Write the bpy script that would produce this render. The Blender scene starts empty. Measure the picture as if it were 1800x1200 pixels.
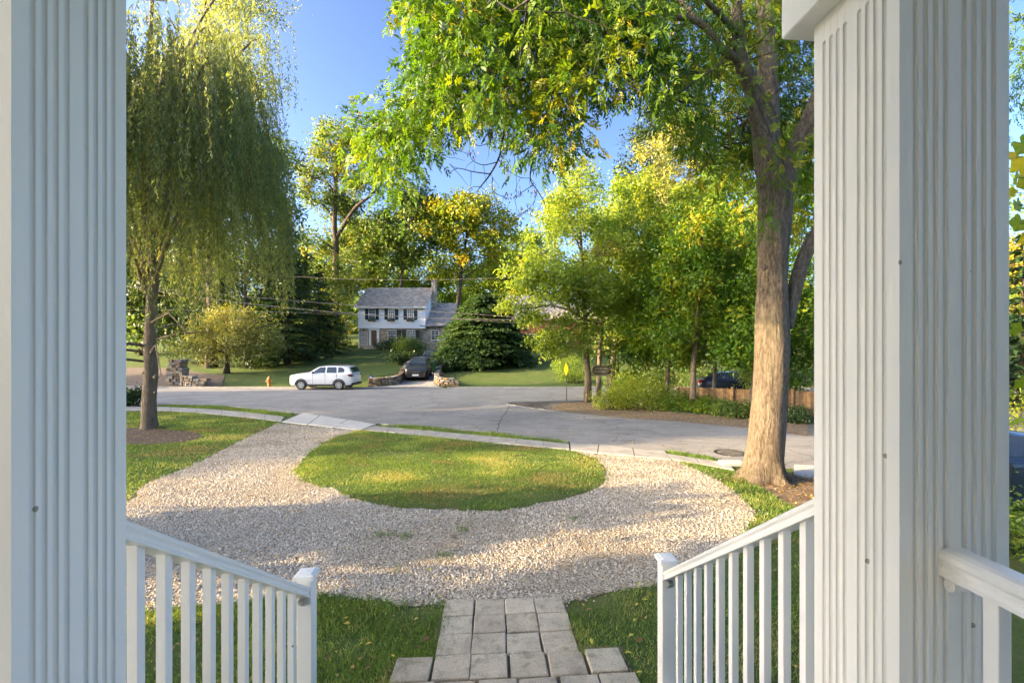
import bpy, bmesh, math, random, numpy as np
from mathutils import Vector, Matrix
R = math.radians
rng = np.random.default_rng(7)
random.seed(7)
SC = bpy.context.scene
COL = SC.collection

# ------------------------------------------------------------------ camera, sky, sun, exposure
HC = 2.6                     # camera height above the datum
F, PX, PY = 800.0, 936.0, 600.0   # focal length and principal point, in pixels of the 1800x1200 photograph
cam = bpy.data.cameras.new('camera')
camo = bpy.data.objects.new('camera', cam); COL.objects.link(camo)
camo.location = (0, 0, HC); camo.rotation_euler = (R(90), 0, 0)
cam.sensor_width = 36; cam.lens = 36 * F / 1800
cam.shift_x = -(PX - 900) / 1800.0; cam.shift_y = 0.0
cam.clip_start = 0.05; cam.clip_end = 2000
SC.camera = camo

SUN_EL = 17.0
SUN_TO = Vector((0.97, 0.24))       # direction the shadows run on the ground
SUN_TO.normalize()
world = bpy.data.worlds.new('World'); SC.world = world; world.use_nodes = True
nt = world.node_tree; nt.nodes.clear()
wo = nt.nodes.new('ShaderNodeOutputWorld'); bg = nt.nodes.new('ShaderNodeBackground')
sky = nt.nodes.new('ShaderNodeTexSky'); sky.sky_type = 'NISHITA'; sky.sun_disc = False
sky.sun_elevation = R(SUN_EL)
sky.sun_rotation = math.atan2(-SUN_TO.x, -SUN_TO.y)
sky.altitude = 50; sky.air_density = 0.7; sky.dust_density = 3.2; sky.ozone_density = 4.2
gm_ = nt.nodes.new('ShaderNodeGamma'); gm_.inputs[1].default_value = 1.35
nt.links.new(sky.outputs[0], gm_.inputs[0]); nt.links.new(gm_.outputs[0], bg.inputs[0]); bg.inputs[1].default_value = 0.076
nt.links.new(bg.outputs[0], wo.inputs[0])
sl = bpy.data.lights.new('sun', 'SUN'); sl.energy = 2.0; sl.angle = R(0.55); sl.color = (1.0, 0.85, 0.64)
so = bpy.data.objects.new('sun', sl); COL.objects.link(so)
dv = Vector((SUN_TO.x * math.cos(R(SUN_EL)), SUN_TO.y * math.cos(R(SUN_EL)), -math.sin(R(SUN_EL))))
so.rotation_euler = dv.to_track_quat('-Z', 'Y').to_euler(); so.location = (-20, -8, 20)
vs = SC.view_settings
SC.display_settings.display_device = 'sRGB'
vs.view_transform = 'Standard'; vs.look = 'None'; vs.gamma = 1; vs.use_curve_mapping = False
vs.exposure = 2.88
vs.use_white_balance = True; vs.white_balance_temperature = 8900; vs.white_balance_tint = 11   # the photographer's white balance, set for the shade
SC.render.engine = 'CYCLES'
cy = SC.cycles
cy.max_bounces = 10; cy.diffuse_bounces = 8; cy.glossy_bounces = 2; cy.transmission_bounces = 8
cy.transparent_max_bounces = 4; cy.caustics_reflective = False; cy.caustics_refractive = False
cy.use_denoising = True; cy.sample_clamp_indirect = 6.0
world.cycles.sampling_method = 'MANUAL'; world.cycles.sample_map_resolution = 1024

# ------------------------------------------------------------------ projection helpers
def dep(y):                                   # depth of the ground below the camera, in front of the far kerb
    return 2.51 + .056 * y if y < 5.5 else 2.686 + .024 * y
def drive_x(y): return -9.4 - .145 * (y - 37)
def gz(x, y):                                 # ground height
    if y <= 35.5: return HC - dep(y)
    yy = min(y, 60.0)
    dl = dep(35.5) - .12 * (yy - 35.5)
    if y > 60: dl -= .05 * (y - 60)
    yd = min(y, 57.5)
    dd = dep(35.5) - .066 * (yd - 35.5)
    if y < 59.5:
        t = (abs(x - drive_x(y)) - 1.4) / .6
        t = min(1, max(0, t)); t = t * t * (3 - 2 * t)
        dl = dd * (1 - t) + dl * t
    return HC - dl
def W(px, py, Y):                             # a pixel of the photograph at distance Y
    return np.array(((px - PX) / F * Y, Y, HC - (py - PY) / F * Y))
def G(px, py):                                # a pixel on the near ground
    s = (py - PY) / F
    Y = 2.686 / (s - .024)
    if Y < 5.5: Y = 2.51 / (s - .056)
    return ((px - PX) / F * Y, Y)
TH = R(5.0)
def P(u, v):                                  # porch coordinates (u right, v forward) to world x, y
    return (u * math.cos(TH) - v * math.sin(TH), u * math.sin(TH) + v * math.cos(TH))

# ------------------------------------------------------------------ materials
def newmat(name):
    m = bpy.data.materials.new(name); m.use_nodes = True
    n = m.node_tree; n.nodes.clear()
    out = n.nodes.new('ShaderNodeOutputMaterial')
    b = n.nodes.new('ShaderNodeBsdfPrincipled')
    n.links.new(b.outputs[0], out.inputs[0])
    return m, n, b, out
def ramp(n, fac, stops):
    r = n.nodes.new('ShaderNodeValToRGB')
    el = r.color_ramp.elements
    while len(el) < len(stops): el.new(0.5)
    for e, (p, c) in zip(el, stops):
        e.position = p; e.color = (*c, 1)
    n.links.new(fac, r.inputs[0]); return r.outputs[0]
def coords(n, kind='Object', scale=(1, 1, 1), rot=(0, 0, 0)):
    t = n.nodes.new('ShaderNodeTexCoord'); mp = n.nodes.new('ShaderNodeMapping')
    mp.inputs['Scale'].default_value = scale; mp.inputs['Rotation'].default_value = rot
    n.links.new(t.outputs[kind], mp.inputs[0]); return mp.outputs[0]
def wpos(n, scale=(1, 1, 1)):
    g = n.nodes.new('ShaderNodeNewGeometry'); mp = n.nodes.new('ShaderNodeMapping')
    mp.inputs['Scale'].default_value = scale
    n.links.new(g.outputs['Position'], mp.inputs[0]); return mp.outputs[0]
def noise(n, vec, scale, detail=4, rough=.55):
    t = n.nodes.new('ShaderNodeTexNoise'); t.inputs['Scale'].default_value = scale
    t.inputs['Detail'].default_value = detail; t.inputs['Roughness'].default_value = rough
    if vec is not None: n.links.new(vec, t.inputs['Vector'])
    return t.outputs[0]
def voro(n, vec, scale, feature='F1', out='Distance'):
    t = n.nodes.new('ShaderNodeTexVoronoi'); t.feature = feature; t.inputs['Scale'].default_value = scale
    n.links.new(vec, t.inputs['Vector']); return t.outputs[out]
def mix(n, fac, a, b, mode='MIX'):
    m = n.nodes.new('ShaderNodeMix'); m.data_type = 'RGBA'; m.blend_type = mode
    for s, v in ((0, fac), (6, a), (7, b)):
        if isinstance(v, (int, float)): m.inputs[s].default_value = v
        elif isinstance(v, tuple): m.inputs[s].default_value = (*v, 1)
        else: n.links.new(v, m.inputs[s])
    return m.outputs[2]
def bump(n, b, h, strength=.5, dist=.02):
    k = n.nodes.new('ShaderNodeBump'); k.inputs['Strength'].default_value = strength
    k.inputs['Distance'].default_value = dist
    n.links.new(h, k.inputs['Height']); n.links.new(k.outputs[0], b.inputs['Normal'])
def plain(name, c, rough=.6, var=.12, scale=6, metal=0.0, spec=.4, bmp=0.0):
    m, n, b, o = newmat(name)
    v = wpos(n)
    k = noise(n, v, scale)
    lo = tuple(max(0, x * (1 - var)) for x in c); hi = tuple(min(1, x * (1 + var)) for x in c)
    n.links.new(ramp(n, k, [(.3, lo), (.7, hi)]), b.inputs['Base Color'])
    b.inputs['Roughness'].default_value = rough; b.inputs['Metallic'].default_value = metal
    b.inputs['Specular IOR Level'].default_value = spec
    if bmp: bump(n, b, noise(n, v, scale * 6), bmp, .01)
    return m
def leafmat(name, cols, trans=.4, tcol=(1.25, 1.15, .5), gain=1.55):
    m, n, b, out = newmat(name)
    a = n.nodes.new('ShaderNodeAttribute'); a.attribute_name = 'tint'
    k = len(cols)
    c = ramp(n, a.outputs['Fac'], [(i / (k - 1), tuple(min(.7, z * gain) for z in q)) for i, q in enumerate(cols)])
    n.links.new(c, b.inputs['Base Color']); b.inputs['Roughness'].default_value = .45
    b.inputs['Specular IOR Level'].default_value = .35
    t = n.nodes.new('ShaderNodeBsdfTranslucent')
    n.links.new(mix(n, 1.0, c, tcol, 'MULTIPLY'), t.inputs[0])
    s = n.nodes.new('ShaderNodeMixShader'); s.inputs[0].default_value = trans
    n.links.new(b.outputs[0], s.inputs[1]); n.links.new(t.outputs[0], s.inputs[2])
    n.links.new(s.outputs[0], out.inputs[0]); return m
def barkmat(name, c0, c1, sc=1.0, bs=.8, patch=None):
    m, n, b, o = newmat(name)
    v = wpos(n, (9 * sc, 9 * sc, 2.2 * sc)); v2 = wpos(n)
    k = noise(n, v, 1.6, 6, .65)
    col = ramp(n, k, [(.3, c0), (.68, c1)])
    k2 = noise(n, v2, 2.2, 5)
    col = mix(n, ramp(n, k2, [(.45, (0, 0, 0)), (.7, (.55, .55, .55))]), col, patch or tuple(x * 1.25 for x in c1))
    n.links.new(col, b.inputs['Base Color']); b.inputs['Roughness'].default_value = .9
    b.inputs['Specular IOR Level'].default_value = .2
    bump(n, b, k, bs, .04); return m

def ashbark():
    m, n, b, o = newmat('ash_bark')
    v = wpos(n); vs_ = wpos(n, (1, 1, .30))
    k = noise(n, vs_, 26, 6, .7); k1 = noise(n, wpos(n, (1, 1, .12)), 9, 4, .6); k2 = noise(n, v, 2.0, 6, .7); k3 = noise(n, v, 70, 3, .7)
    col = ramp(n, k, [(.32, (.11, .083, .057)), (.5, (.24, .19, .137)), (.7, (.36, .30, .225))])
    col = mix(n, 1.0, col, ramp(n, k1, [(.35, (.72, .70, .68)), (.6, (1.1, 1.08, 1.05))]), 'MULTIPLY')
    col = mix(n, ramp(n, k2, [(.52, (0, 0, 0)), (.68, (.5, .5, .5))]), col, (.15, .145, .085))
    col = mix(n, 1.0, col, ramp(n, k3, [(.3, (.75, .75, .75)), (.7, (1.2, 1.2, 1.2))]), 'MULTIPLY')
    n.links.new(col, b.inputs['Base Color']); b.inputs['Roughness'].default_value = .9; b.inputs['Specular IOR Level'].default_value = .2
    ad = n.nodes.new('ShaderNodeMath'); ad.operation = 'ADD'; n.links.new(k, ad.inputs[0]); n.links.new(k1, ad.inputs[1])
    bump(n, b, ad.outputs[0], 1.0, .10); return m
M = {}
def paint_white(name, c, rough=.45):
    m, n, b, o = newmat(name)
    v = wpos(n)
    k = noise(n, v, 2.5, 5); streak = noise(n, wpos(n, (14, 14, .5)), 2.0, 3)
    col = ramp(n, k, [(.3, tuple(x * .965 for x in c)), (.7, c)])
    col = mix(n, ramp(n, streak, [(.55, (0, 0, 0)), (.8, (.35, .35, .35))]), col, tuple(x * y for x, y in zip(c, (.86, .87, .84))))
    sp = voro(n, v, 6.5)                     # a few insect specks and nicks
    kk = noise(n, v, 3.1, 2)
    m1 = n.nodes.new('ShaderNodeMath'); m1.operation = 'LESS_THAN'; m1.inputs[1].default_value = .052
    n.links.new(sp, m1.inputs[0])
    m2 = n.nodes.new('ShaderNodeMath'); m2.operation = 'GREATER_THAN'; m2.inputs[1].default_value = .47
    n.links.new(kk, m2.inputs[0])
    m3 = n.nodes.new('ShaderNodeMath'); m3.operation = 'MULTIPLY'
    n.links.new(m1.outputs[0], m3.inputs[0]); n.links.new(m2.outputs[0], m3.inputs[1])
    col = mix(n, m3.outputs[0], col, (.30, .27, .21))
    n.links.new(col, b.inputs['Base Color']); b.inputs['Roughness'].default_value = rough
    bump(n, b, noise(n, wpos(n, (60, 60, 4)), 3, 4), .28, .003)
    return m
M['paint'] = paint_white('white_paint', (.86, .825, .74))
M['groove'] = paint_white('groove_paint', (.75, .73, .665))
M['vinyl'] = paint_white('white_vinyl', (.86, .83, .76), .35)
M['floor'] = plain('porch_floor_paint', (.62, .62, .60), .5)
M['steel'] = plain('steel', (.55, .55, .55), .35, metal=.9)
M['black'] = plain('black_metal', (.02, .02, .022), .4)
M['concrete'] = plain('concrete', (.33, .312, .275), .85, .22, 3, bmp=.4)
M['newconcrete'] = plain('new_concrete', (.50, .485, .445), .85, .12, 3, bmp=.2)
M['dirt'] = plain('soil', (.14, .10, .065), .95, .35, 5, bmp=.8)
M['mulch'] = plain('mulch', (.10, .068, .047), .95, .6, 16, bmp=1.0)
def paver():
    m, n, b, o = newmat('paver_aggregate')
    v = wpos(n)
    oi = n.nodes.new('ShaderNodeObjectInfo')
    k = noise(n, v, 160, 2, .7); k2 = noise(n, v, 4, 4)
    base = ramp(n, oi.outputs['Random'], [(0, (.46, .39, .295)), (.5, (.57, .49, .375)), (1, (.51, .445, .345))])
    c = mix(n, 1.0, base, ramp(n, k, [(.33, (.5, .48, .45)), (.5, (1, 1, 1)), (.68, (1.3, 1.28, 1.2))]), 'MULTIPLY')
    c = mix(n, 1.0, c, ramp(n, k2, [(.3, (.78, .78, .78)), (.7, (1.06, 1.05, 1.02))]), 'MULTIPLY')
    k4 = noise(n, v, 9, 5, .7); c = mix(n, ramp(n, k4, [(.50, (0, 0, 0)), (.70, (.7, .7, .7))]), c, (.17, .145, .10))
    n.links.new(c, b.inputs['Base Color']); b.inputs['Roughness'].default_value = .85
    bump(n, b, k, .7, .006); return m
M['paver'] = paver()
def asphalt():
    m, n, b, o = newmat('asphalt')
    v = wpos(n)
    k = noise(n, v, 55, 3, .7); k2 = noise(n, v, .6, 5, .6)
    k3 = noise(n, wpos(n, (1, 3.0, 1)), 1.3, 5, .7)
    c = ramp(n, k2, [(.3, (.235, .228, .215)), (.7, (.33, .318, .295))])
    k5 = noise(n, v, 7, 5, .7); c = mix(n, 1.0, c, ramp(n, k5, [(.3, (.92, .92, .92)), (.7, (1.06, 1.05, 1.03))]), 'MULTIPLY')
    c = mix(n, 1.0, c, ramp(n, k, [(.3, (.85, .85, .85)), (.7, (1.12, 1.12, 1.12))]), 'MULTIPLY')
    c = mix(n, ramp(n, k3, [(.50, (0, 0, 0)), (.68, (.7, .7, .7))]), c, (.15, .14, .13))
    ws = n.nodes.new('ShaderNodeVectorMath'); ws.operation = 'ADD'
    nn = n.nodes.new('ShaderNodeTexNoise'); nn.inputs['Scale'].default_value = .8; n.links.new(v, nn.inputs['Vector'])
    n.links.new(v, ws.inputs[0]); n.links.new(nn.outputs['Color'], ws.inputs[1])
    cr = voro(n, ws.outputs[0], .26, 'DISTANCE_TO_EDGE')
    c = mix(n, ramp(n, cr, [(0, (.5, .5, .5)), (.008, (0, 0, 0))]), c, (.08, .077, .072))
    n.links.new(c, b.inputs['Base Color']); b.inputs['Roughness'].default_value = .9
    b.inputs['Specular IOR Level'].default_value = .3
    bump(n, b, k, .5, .008); return m
M['asphalt'] = asphalt()
def gravelmat():
    m, n, b, o = newmat('gravel_bed')
    v = wpos(n)
    c1 = voro(n, v, 46, 'F1', 'Color'); d1 = voro(n, v, 46)
    sep = n.nodes.new('ShaderNodeSeparateColor'); n.links.new(c1, sep.inputs[0])
    c = ramp(n, sep.outputs[0], [(0, (.18, .14, .095)), (.4, (.36, .30, .22)), (1, (.56, .50, .40))])
    c = mix(n, 1.0, c, ramp(n, d1, [(.35, (1, 1, 1)), (.75, (.70, .66, .60))]), 'MULTIPLY')
    k = noise(n, v, .9, 6, .65)
    c = mix(n, ramp(n, k, [(.52, (0, 0, 0)), (.72, (.6, .6, .6))]), c, (.26, .20, .13))
    n.links.new(c, b.inputs['Base Color']); b.inputs['Roughness'].default_value = .9
    iv = n.nodes.new('ShaderNodeMath'); iv.operation = 'SUBTRACT'; iv.inputs[0].default_value = 1
    n.links.new(d1, iv.inputs[1]); bump(n, b, iv.outputs[0], .8, .02); return m
M['gravelbed'] = gravelmat()
def stonemat():
    m, n, b, o = newmat('gravel_stone')
    a = n.nodes.new('ShaderNodeAttribute'); a.attribute_name = 'tint'
    c = ramp(n, a.outputs['Fac'], [(0, (.20, .15, .10)), (.2, (.40, .33, .24)), (.45, (.53, .45, .34)), (.8, (.62, .545, .43)), (1, (.70, .64, .54))])
    n.links.new(c, b.inputs['Base Color']); b.inputs['Roughness'].default_value = .85; return m
M['stone'] = stonemat()
def lawnmat(name, c0, c1, dry, dirt, amt=.5):
    m, n, b, o = newmat(name)
    v = wpos(n)
    k = noise(n, v, 1.1, 6, .65); k2 = noise(n, v, 28, 4, .7); k3 = noise(n, v, .5, 5, .7)
    c = ramp(n, k2, [(.3, c0), (.7, c1)])
    c = mix(n, ramp(n, k, [(.5, (0, 0, 0)), (.75, (amt, amt, amt))]), c, dry)
    c = mix(n, ramp(n, k3, [(.58, (0, 0, 0)), (.72, (amt, amt, amt))]), c, dirt)
    n.links.new(c, b.inputs['Base Color']); b.inputs['Roughness'].default_value = .95
    b.inputs['Specular IOR Level'].default_value = .1
    bump(n, b, k2, .9, .05); return m
M['lawn'] = lawnmat('lawn_soil', (.062, .105, .03), (.115, .165, .045), (.20, .165, .075), (.13, .085, .052), .8)
M['island'] = lawnmat('island_turf', (.062, .11, .028), (.11, .165, .042), (.20, .175, .07), (.13, .095, .055), .6)
M['litter'] = plain('leaf_litter', (.22, .155, .095), .95, .5, 9, bmp=1)
def grassblade():
    return leafmat('grass_blade', [(.15, .12, .055), (.042, .084, .020), (.064, .115, .026), (.105, .155, .036), (.21, .20, .075)], .45, gain=2.2)
M['blade'] = grassblade()
L_ = leafmat
M['l_ash'] = L_('ash_leaf', [(.022, .065, .010), (.04, .105, .014), (.075, .155, .018), (.14, .20, .022), (.34, .28, .03)], .5)
M['l_willow'] = L_('willow_leaf', [(.050, .070, .030), (.085, .115, .048), (.130, .160, .062), (.19, .20, .075), (.27, .24, .075)], .55, gain=2.2)
M['l_maple'] = L_('maple_leaf', [(.050, .085, .018), (.090, .140, .028), (.140, .195, .040), (.205, .240, .052), (.31, .27, .06)], .58, gain=2.25)
M['l_bright'] = L_('bright_leaf', [(.055, .095, .018), (.11, .165, .028), (.185, .235, .04), (.25, .285, .05), (.35, .32, .06)], .55, gain=1.75)
M['l_oak'] = L_('oak_leaf', [(.025, .055, .016), (.042, .085, .022), (.070, .115, .027), (.105, .14, .034), (.18, .16, .04)], .45, gain=1.9)
M['l_deep'] = L_('deep_green_leaf', [(.020, .045, .016), (.032, .065, .022), (.05, .088, .026), (.075, .11, .03), (.11, .13, .035)], .4, gain=2.2)
M['l_dark'] = L_('dark_leaf', [(.010, .030, .010), (.018, .045, .014), (.03, .06, .016), (.045, .075, .02), (.07, .09, .025)], .25)
M['l_fir'] = L_('fir_needle', [(.012, .035, .018), (.02, .05, .022), (.03, .065, .026), (.045, .085, .03), (.06, .10, .035)], .2, (1, 1.1, .7))
M['l_yew'] = L_('yew_needle', [(.015, .040, .018), (.026, .060, .022), (.042, .085, .026), (.062, .11, .032), (.09, .13, .04)], .25, (1, 1.1, .7))
M['l_orange'] = L_('orange_leaf', [(.05, .09, .014), (.10, .135, .018), (.17, .165, .02), (.26, .185, .022), (.36, .16, .022)], .5, gain=2.6)
M['l_pale'] = L_('pale_leaf', [(.10, .12, .035), (.17, .18, .05), (.25, .24, .07), (.33, .29, .10), (.40, .34, .14)], .4)
M['l_yellow'] = L_('vine_leaf', [(.06, .14, .02), (.12, .21, .025), (.24, .28, .03), (.42, .34, .03), (.55, .38, .03)], .5)
M['l_brown'] = L_('dead_leaf', [(.10, .05, .025), (.17, .085, .035), (.26, .14, .05), (.42, .27, .06), (.55, .40, .05)], .15, (1, 1, 1))
M['b_ash'] = ashbark()
M['b_dark'] = barkmat('dark_bark', (.045, .034, .025), (.13, .10, .075), 1.2, 1.0)
M['b_grey'] = barkmat('grey_bark', (.10, .085, .07), (.25, .22, .18), 1.0, .5)
M['b_willow'] = barkmat('willow_bark', (.10, .075, .052), (.26, .20, .145), 1.3, 1.0, (.22, .18, .13))
M['b_twig'] = plain('twig', (.06, .045, .035), .9)

# ------------------------------------------------------------------ mesh helpers
class MB:
    def __init__(s): s.v = []; s.f = []
    def add(s, vs, fs):
        o = len(s.v); s.v += [tuple(map(float, q)) for q in vs]; s.f += [tuple(i + o for i in q) for q in fs]; return s
    def box(s, c, d, M3=None, bev=0.0):
        x, y, z = d[0] / 2, d[1] / 2, d[2] / 2
        if bev:
            b = bev; vs = []; 
            for zz, k in ((-z, b), (-z + b, 0), (z - b, 0), (z, b)):
                X, Y = x - k, y - k
                vs += [(-X + (b if not k else 0), -Y, zz), (X - (b if not k else 0), -Y, zz), (X, -Y + (b if not k else 0), zz), (X, Y - (b if not k else 0), zz),
                       (X - (b if not k else 0), Y, zz), (-X + (b if not k else 0), Y, zz), (-X, Y - (b if not k else 0), zz), (-X, -Y + (b if not k else 0), zz)]
            fs = [tuple(range(7, -1, -1)), tuple(range(24, 32))]
            for r in range(3):
                for i in range(8):
                    j = (i + 1) % 8; fs.append((r * 8 + i, r * 8 + j, r * 8 + 8 + j, r * 8 + 8 + i))
        else:
            vs = [(-x, -y, -z), (x, -y, -z), (x, y, -z), (-x, y, -z), (-x, -y, z), (x, -y, z), (x, y, z), (-x, y, z)]
            fs = [(3, 2, 1, 0), (4, 5, 6, 7), (0, 1, 5, 4), (1, 2, 6, 5), (2, 3, 7, 6), (3, 0, 4, 7)]
        out = []
        for q in vs:
            q = Vector(q)
            if M3 is not None: q = M3 @ q
            out.append((q.x + c[0], q.y + c[1], q.z + c[2]))
        return s.add(out, fs)
    def bb(s, x0, x1, y0, y1, z0, z1, bev=0.0):
        return s.box(((x0 + x1) / 2, (y0 + y1) / 2, (z0 + z1) / 2), (x1 - x0, y1 - y0, z1 - z0), None, bev)
    def prism(s, poly, z0, z1):              # poly in xy; z0/z1 numbers or functions of x,y
        g = (lambda z: z if callable(z) else (lambda x, y: z))
        a, b = g(z0), g(z1); n = len(poly)
        vs = [(x, y, a(x, y)) for x, y in poly] + [(x, y, b(x, y)) for x, y in poly]
        fs = [tuple(range(n - 1, -1, -1)), tuple(range(n, 2 * n))] + [(i, (i + 1) % n, n + (i + 1) % n, n + i) for i in range(n)]
        return s.add(vs, fs)
    def ext(s, poly, axis, a, b):            # polygon of (p,q) extruded along axis between a and b; axis x: (y,z), y: (x,z)
        n = len(poly)
        mk = {'x': lambda p, q, t: (t, p, q), 'y': lambda p, q, t: (p, t, q), 'z': lambda p, q, t: (p, q, t)}[axis]
        vs = [mk(p, q, a) for p, q in poly] + [mk(p, q, b) for p, q in poly]
        fs = [tuple(range(n - 1, -1, -1)), tuple(range(n, 2 * n))] + [(i, (i + 1) % n, n + (i + 1) % n, n + i) for i in range(n)]
        return s.add(vs, fs)
    def tube(s, pts, rad, k=8, wob=0.0, cap=True):
        pts = [Vector(p) for p in pts]; n = len(pts); vs = []; fs = []
        ref = Vector((0.3, 1, 0.1))
        for i, p in enumerate(pts):
            d = (pts[min(i + 1, n - 1)] - pts[max(i - 1, 0)])
            d = d.normalized() if d.length > 1e-9 else Vector((0, 0, 1))
            a = d.cross(ref); a = a.normalized() if a.length > 1e-4 else d.cross(Vector((1, 0, 0))).normalized()
            b = d.cross(a)
            r = rad[i] if hasattr(rad, '__len__') else rad
            for j in range(k):
                t = 2 * math.pi * j / k
                rr = r * (1 + wob * math.sin(3 * t + i * .7) * .6 + wob * (random.random() - .5))
                vs.append(p + (a * math.cos(t) + b * math.sin(t)) * rr)
        for i in range(n - 1):
            for j in range(k):
                q = (j + 1) % k; fs.append((i * k + j, i * k + q, (i + 1) * k + q, (i + 1) * k + j))
        if cap: fs += [tuple(range(k - 1, -1, -1)), tuple(range((n - 1) * k, n * k))]
        return s.add(vs, fs)
    def lathe(s, prof, c=(0, 0, 0), k=16):
        vs = []; fs = []; n = len(prof)
        for r, z in prof:
            for j in range(k):
                t = 2 * math.pi * j / k; vs.append((c[0] + r * math.cos(t), c[1] + r * math.sin(t), c[2] + z))
        for i in range(n - 1):
            for j in range(k):
                q = (j + 1) % k; fs.append((i * k + j, i * k + q, (i + 1) * k + q, (i + 1) * k + j))
        fs += [tuple(range(k - 1, -1, -1)), tuple(range((n - 1) * k, n * k))]
        return s.add(vs, fs)
    def build(s, name, mat, parent=None, smooth=False, org=None, **props):
        me = bpy.data.meshes.new(name)
        v = np.array(s.v, dtype=float) if s.v else np.zeros((0, 3))
        if org is not None: v = v - np.array(org)
        me.from_pydata(v.tolist(), [], s.f); me.materials.append(mat)
        bm = bmesh.new(); bm.from_mesh(me); bmesh.ops.recalc_face_normals(bm, faces=bm.faces); bm.to_mesh(me); bm.free()
        if smooth: me.polygons.foreach_set('use_smooth', [True] * len(me.polygons))
        return link(name, me, parent, **props)
def link(name, data, parent=None, **props):
    o = bpy.data.objects.new(name, data); COL.objects.link(o)
    if parent is not None: o.parent = parent
    for k, v in props.items(): o[k] = v
    return o
def tag(o, label, cat, group=None):
    o['label'] = label; o['category'] = cat
    if group: o['group'] = group
    return o
def thing(name, label, cat, loc=(0, 0, 0), rz=0, group=None):
    o = bpy.data.objects.new(name, None); COL.objects.link(o); o.empty_display_size = .2
    o.location = tuple(map(float, loc)); o.rotation_euler = (0, 0, rz)
    return tag(o, label, cat, group)
def clone(t, loc, rz, label, group=None):
    def cp(o, par):
        c = o.copy(); COL.objects.link(c)
        if par is not None: c.parent = par
        for ch in list(kids.get(o.name, [])): cp(ch, c)
        return c
    kids = {}
    for o in list(COL.objects):
        if o.parent is not None: kids.setdefault(o.parent.name, []).append(o)
    r = cp(t, None); r.location = loc; r.rotation_euler = (0, 0, rz); r['label'] = label
    if group: r['group'] = group
    return r
def bigmesh(name, V, quads, mat, parent=None, tint=None, smooth=False, **props):
    """V (n,3), quads (m,k) index array with equal face sizes"""
    me = bpy.data.meshes.new(name); n = len(V); m, k = quads.shape
    me.vertices.add(n); me.vertices.foreach_set('co', np.ascontiguousarray(V, dtype=np.float32).ravel())
    me.loops.add(m * k); me.loops.foreach_set('vertex_index', np.ascontiguousarray(quads, dtype=np.int32).ravel())
    me.polygons.add(m)
    me.polygons.foreach_set('loop_start', np.arange(0, m * k, k, dtype=np.int32))
    me.polygons.foreach_set('loop_total', np.full(m, k, dtype=np.int32))
    if smooth: me.polygons.foreach_set('use_smooth', np.ones(m, dtype=bool))
    if tint is not None:
        a = me.attributes.new('tint', 'FLOAT', 'FACE'); a.data.foreach_set('value', np.ascontiguousarray(tint, dtype=np.float32))
    me.update(calc_edges=True); me.materials.append(mat)
    return link(name, me, parent, **props)
def unit(a): return a / np.maximum(np.linalg.norm(a, axis=-1, keepdims=True), 1e-9)
def leaves(name, Pp, A, N, L, Wd, tint, mat, parent=None, org=None, fold=.12, **props):
    n = len(Pp); A = unit(A); S = unit(np.cross(A, N)); N2 = np.cross(S, A)
    L = np.broadcast_to(np.asarray(L, float), (n,))[:, None]; Wd = np.broadcast_to(np.asarray(Wd, float), (n,))[:, None]
    mid = Pp + A * L * .45
    V = np.stack([Pp, mid + S * Wd * .5 + N2 * Wd * fold * 2, Pp + A * L - N2 * L * .08, mid - S * Wd * .5 + N2 * Wd * fold * 2], 1).reshape(-1, 3)
    if org is not None: V = V - np.array(org)
    q = np.arange(4 * n).reshape(n, 4)
    return bigmesh(name, V, q, mat, parent, np.clip(tint, 0, 1), **props)
def rv(n): return unit(rng.normal(size=(n, 3)))

def sheet(name, polys, mat, off, kind='structure', cuts=(5.5,), gfun=None, parent=None):
    """a draped sheet: polygon(s) in xy at ground height + off"""
    bm = bmesh.new()
    for poly in polys:
        vs = [bm.verts.new((x, y, 0)) for x, y in poly]
        f = bm.faces.new(vs); 
    bmesh.ops.triangulate(bm, faces=bm.faces[:])
    for c in cuts:
        bmesh.ops.bisect_plane(bm, geom=bm.verts[:] + bm.edges[:] + bm.faces[:], plane_co=(0, c, 0), plane_no=(0, 1, 0))
    for v in bm.verts: v.co.z = (gfun or gz)(v.co.x, v.co.y) + off
    bmesh.ops.recalc_face_normals(bm, faces=bm.faces[:])
    for f in bm.faces:
        if f.normal.z < 0: f.normal_flip()
    me = bpy.data.meshes.new(name); bm.to_mesh(me); bm.free(); me.materials.append(mat)
    o = link(name, me, parent)
    if kind: o['kind'] = kind
    return o
def smoothpoly(pts, n=4, closed=False, jit=0.0):
    """Catmull-Rom through points"""
    pts = [np.array(p, float) for p in pts]; out = []; m = len(pts)
    for i in range(m if closed else m - 1):
        g = (lambda k: pts[k % m]) if closed else (lambda k: pts[min(max(k, 0), m - 1)])
        p0, p1, p2, p3 = g(i - 1), g(i), g(i + 1), g(i + 2)
        for k in range(n):
            t = k / n
            q = .5 * ((2 * p1) + (-p0 + p2) * t + (2 * p0 - 5 * p1 + 4 * p2 - p3) * t * t + (-p0 + 3 * p1 - 3 * p2 + p3) * t ** 3)
            out.append(q + (rng.normal(size=q.shape) * jit if jit else 0))
    if not closed: out.append(pts[-1])
    return out
def inpoly(x, y, poly):
    poly = np.array(poly); r = np.zeros(len(x), bool); j = len(poly) - 1
    for i in range(len(poly)):
        xi, yi = poly[i]; xj, yj = poly[j]
        c = ((yi > y) != (yj > y)) & (x < (xj - xi) * (y - yi) / (yj - yi + 1e-12) + xi)
        r ^= c; j = i
    return r
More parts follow.
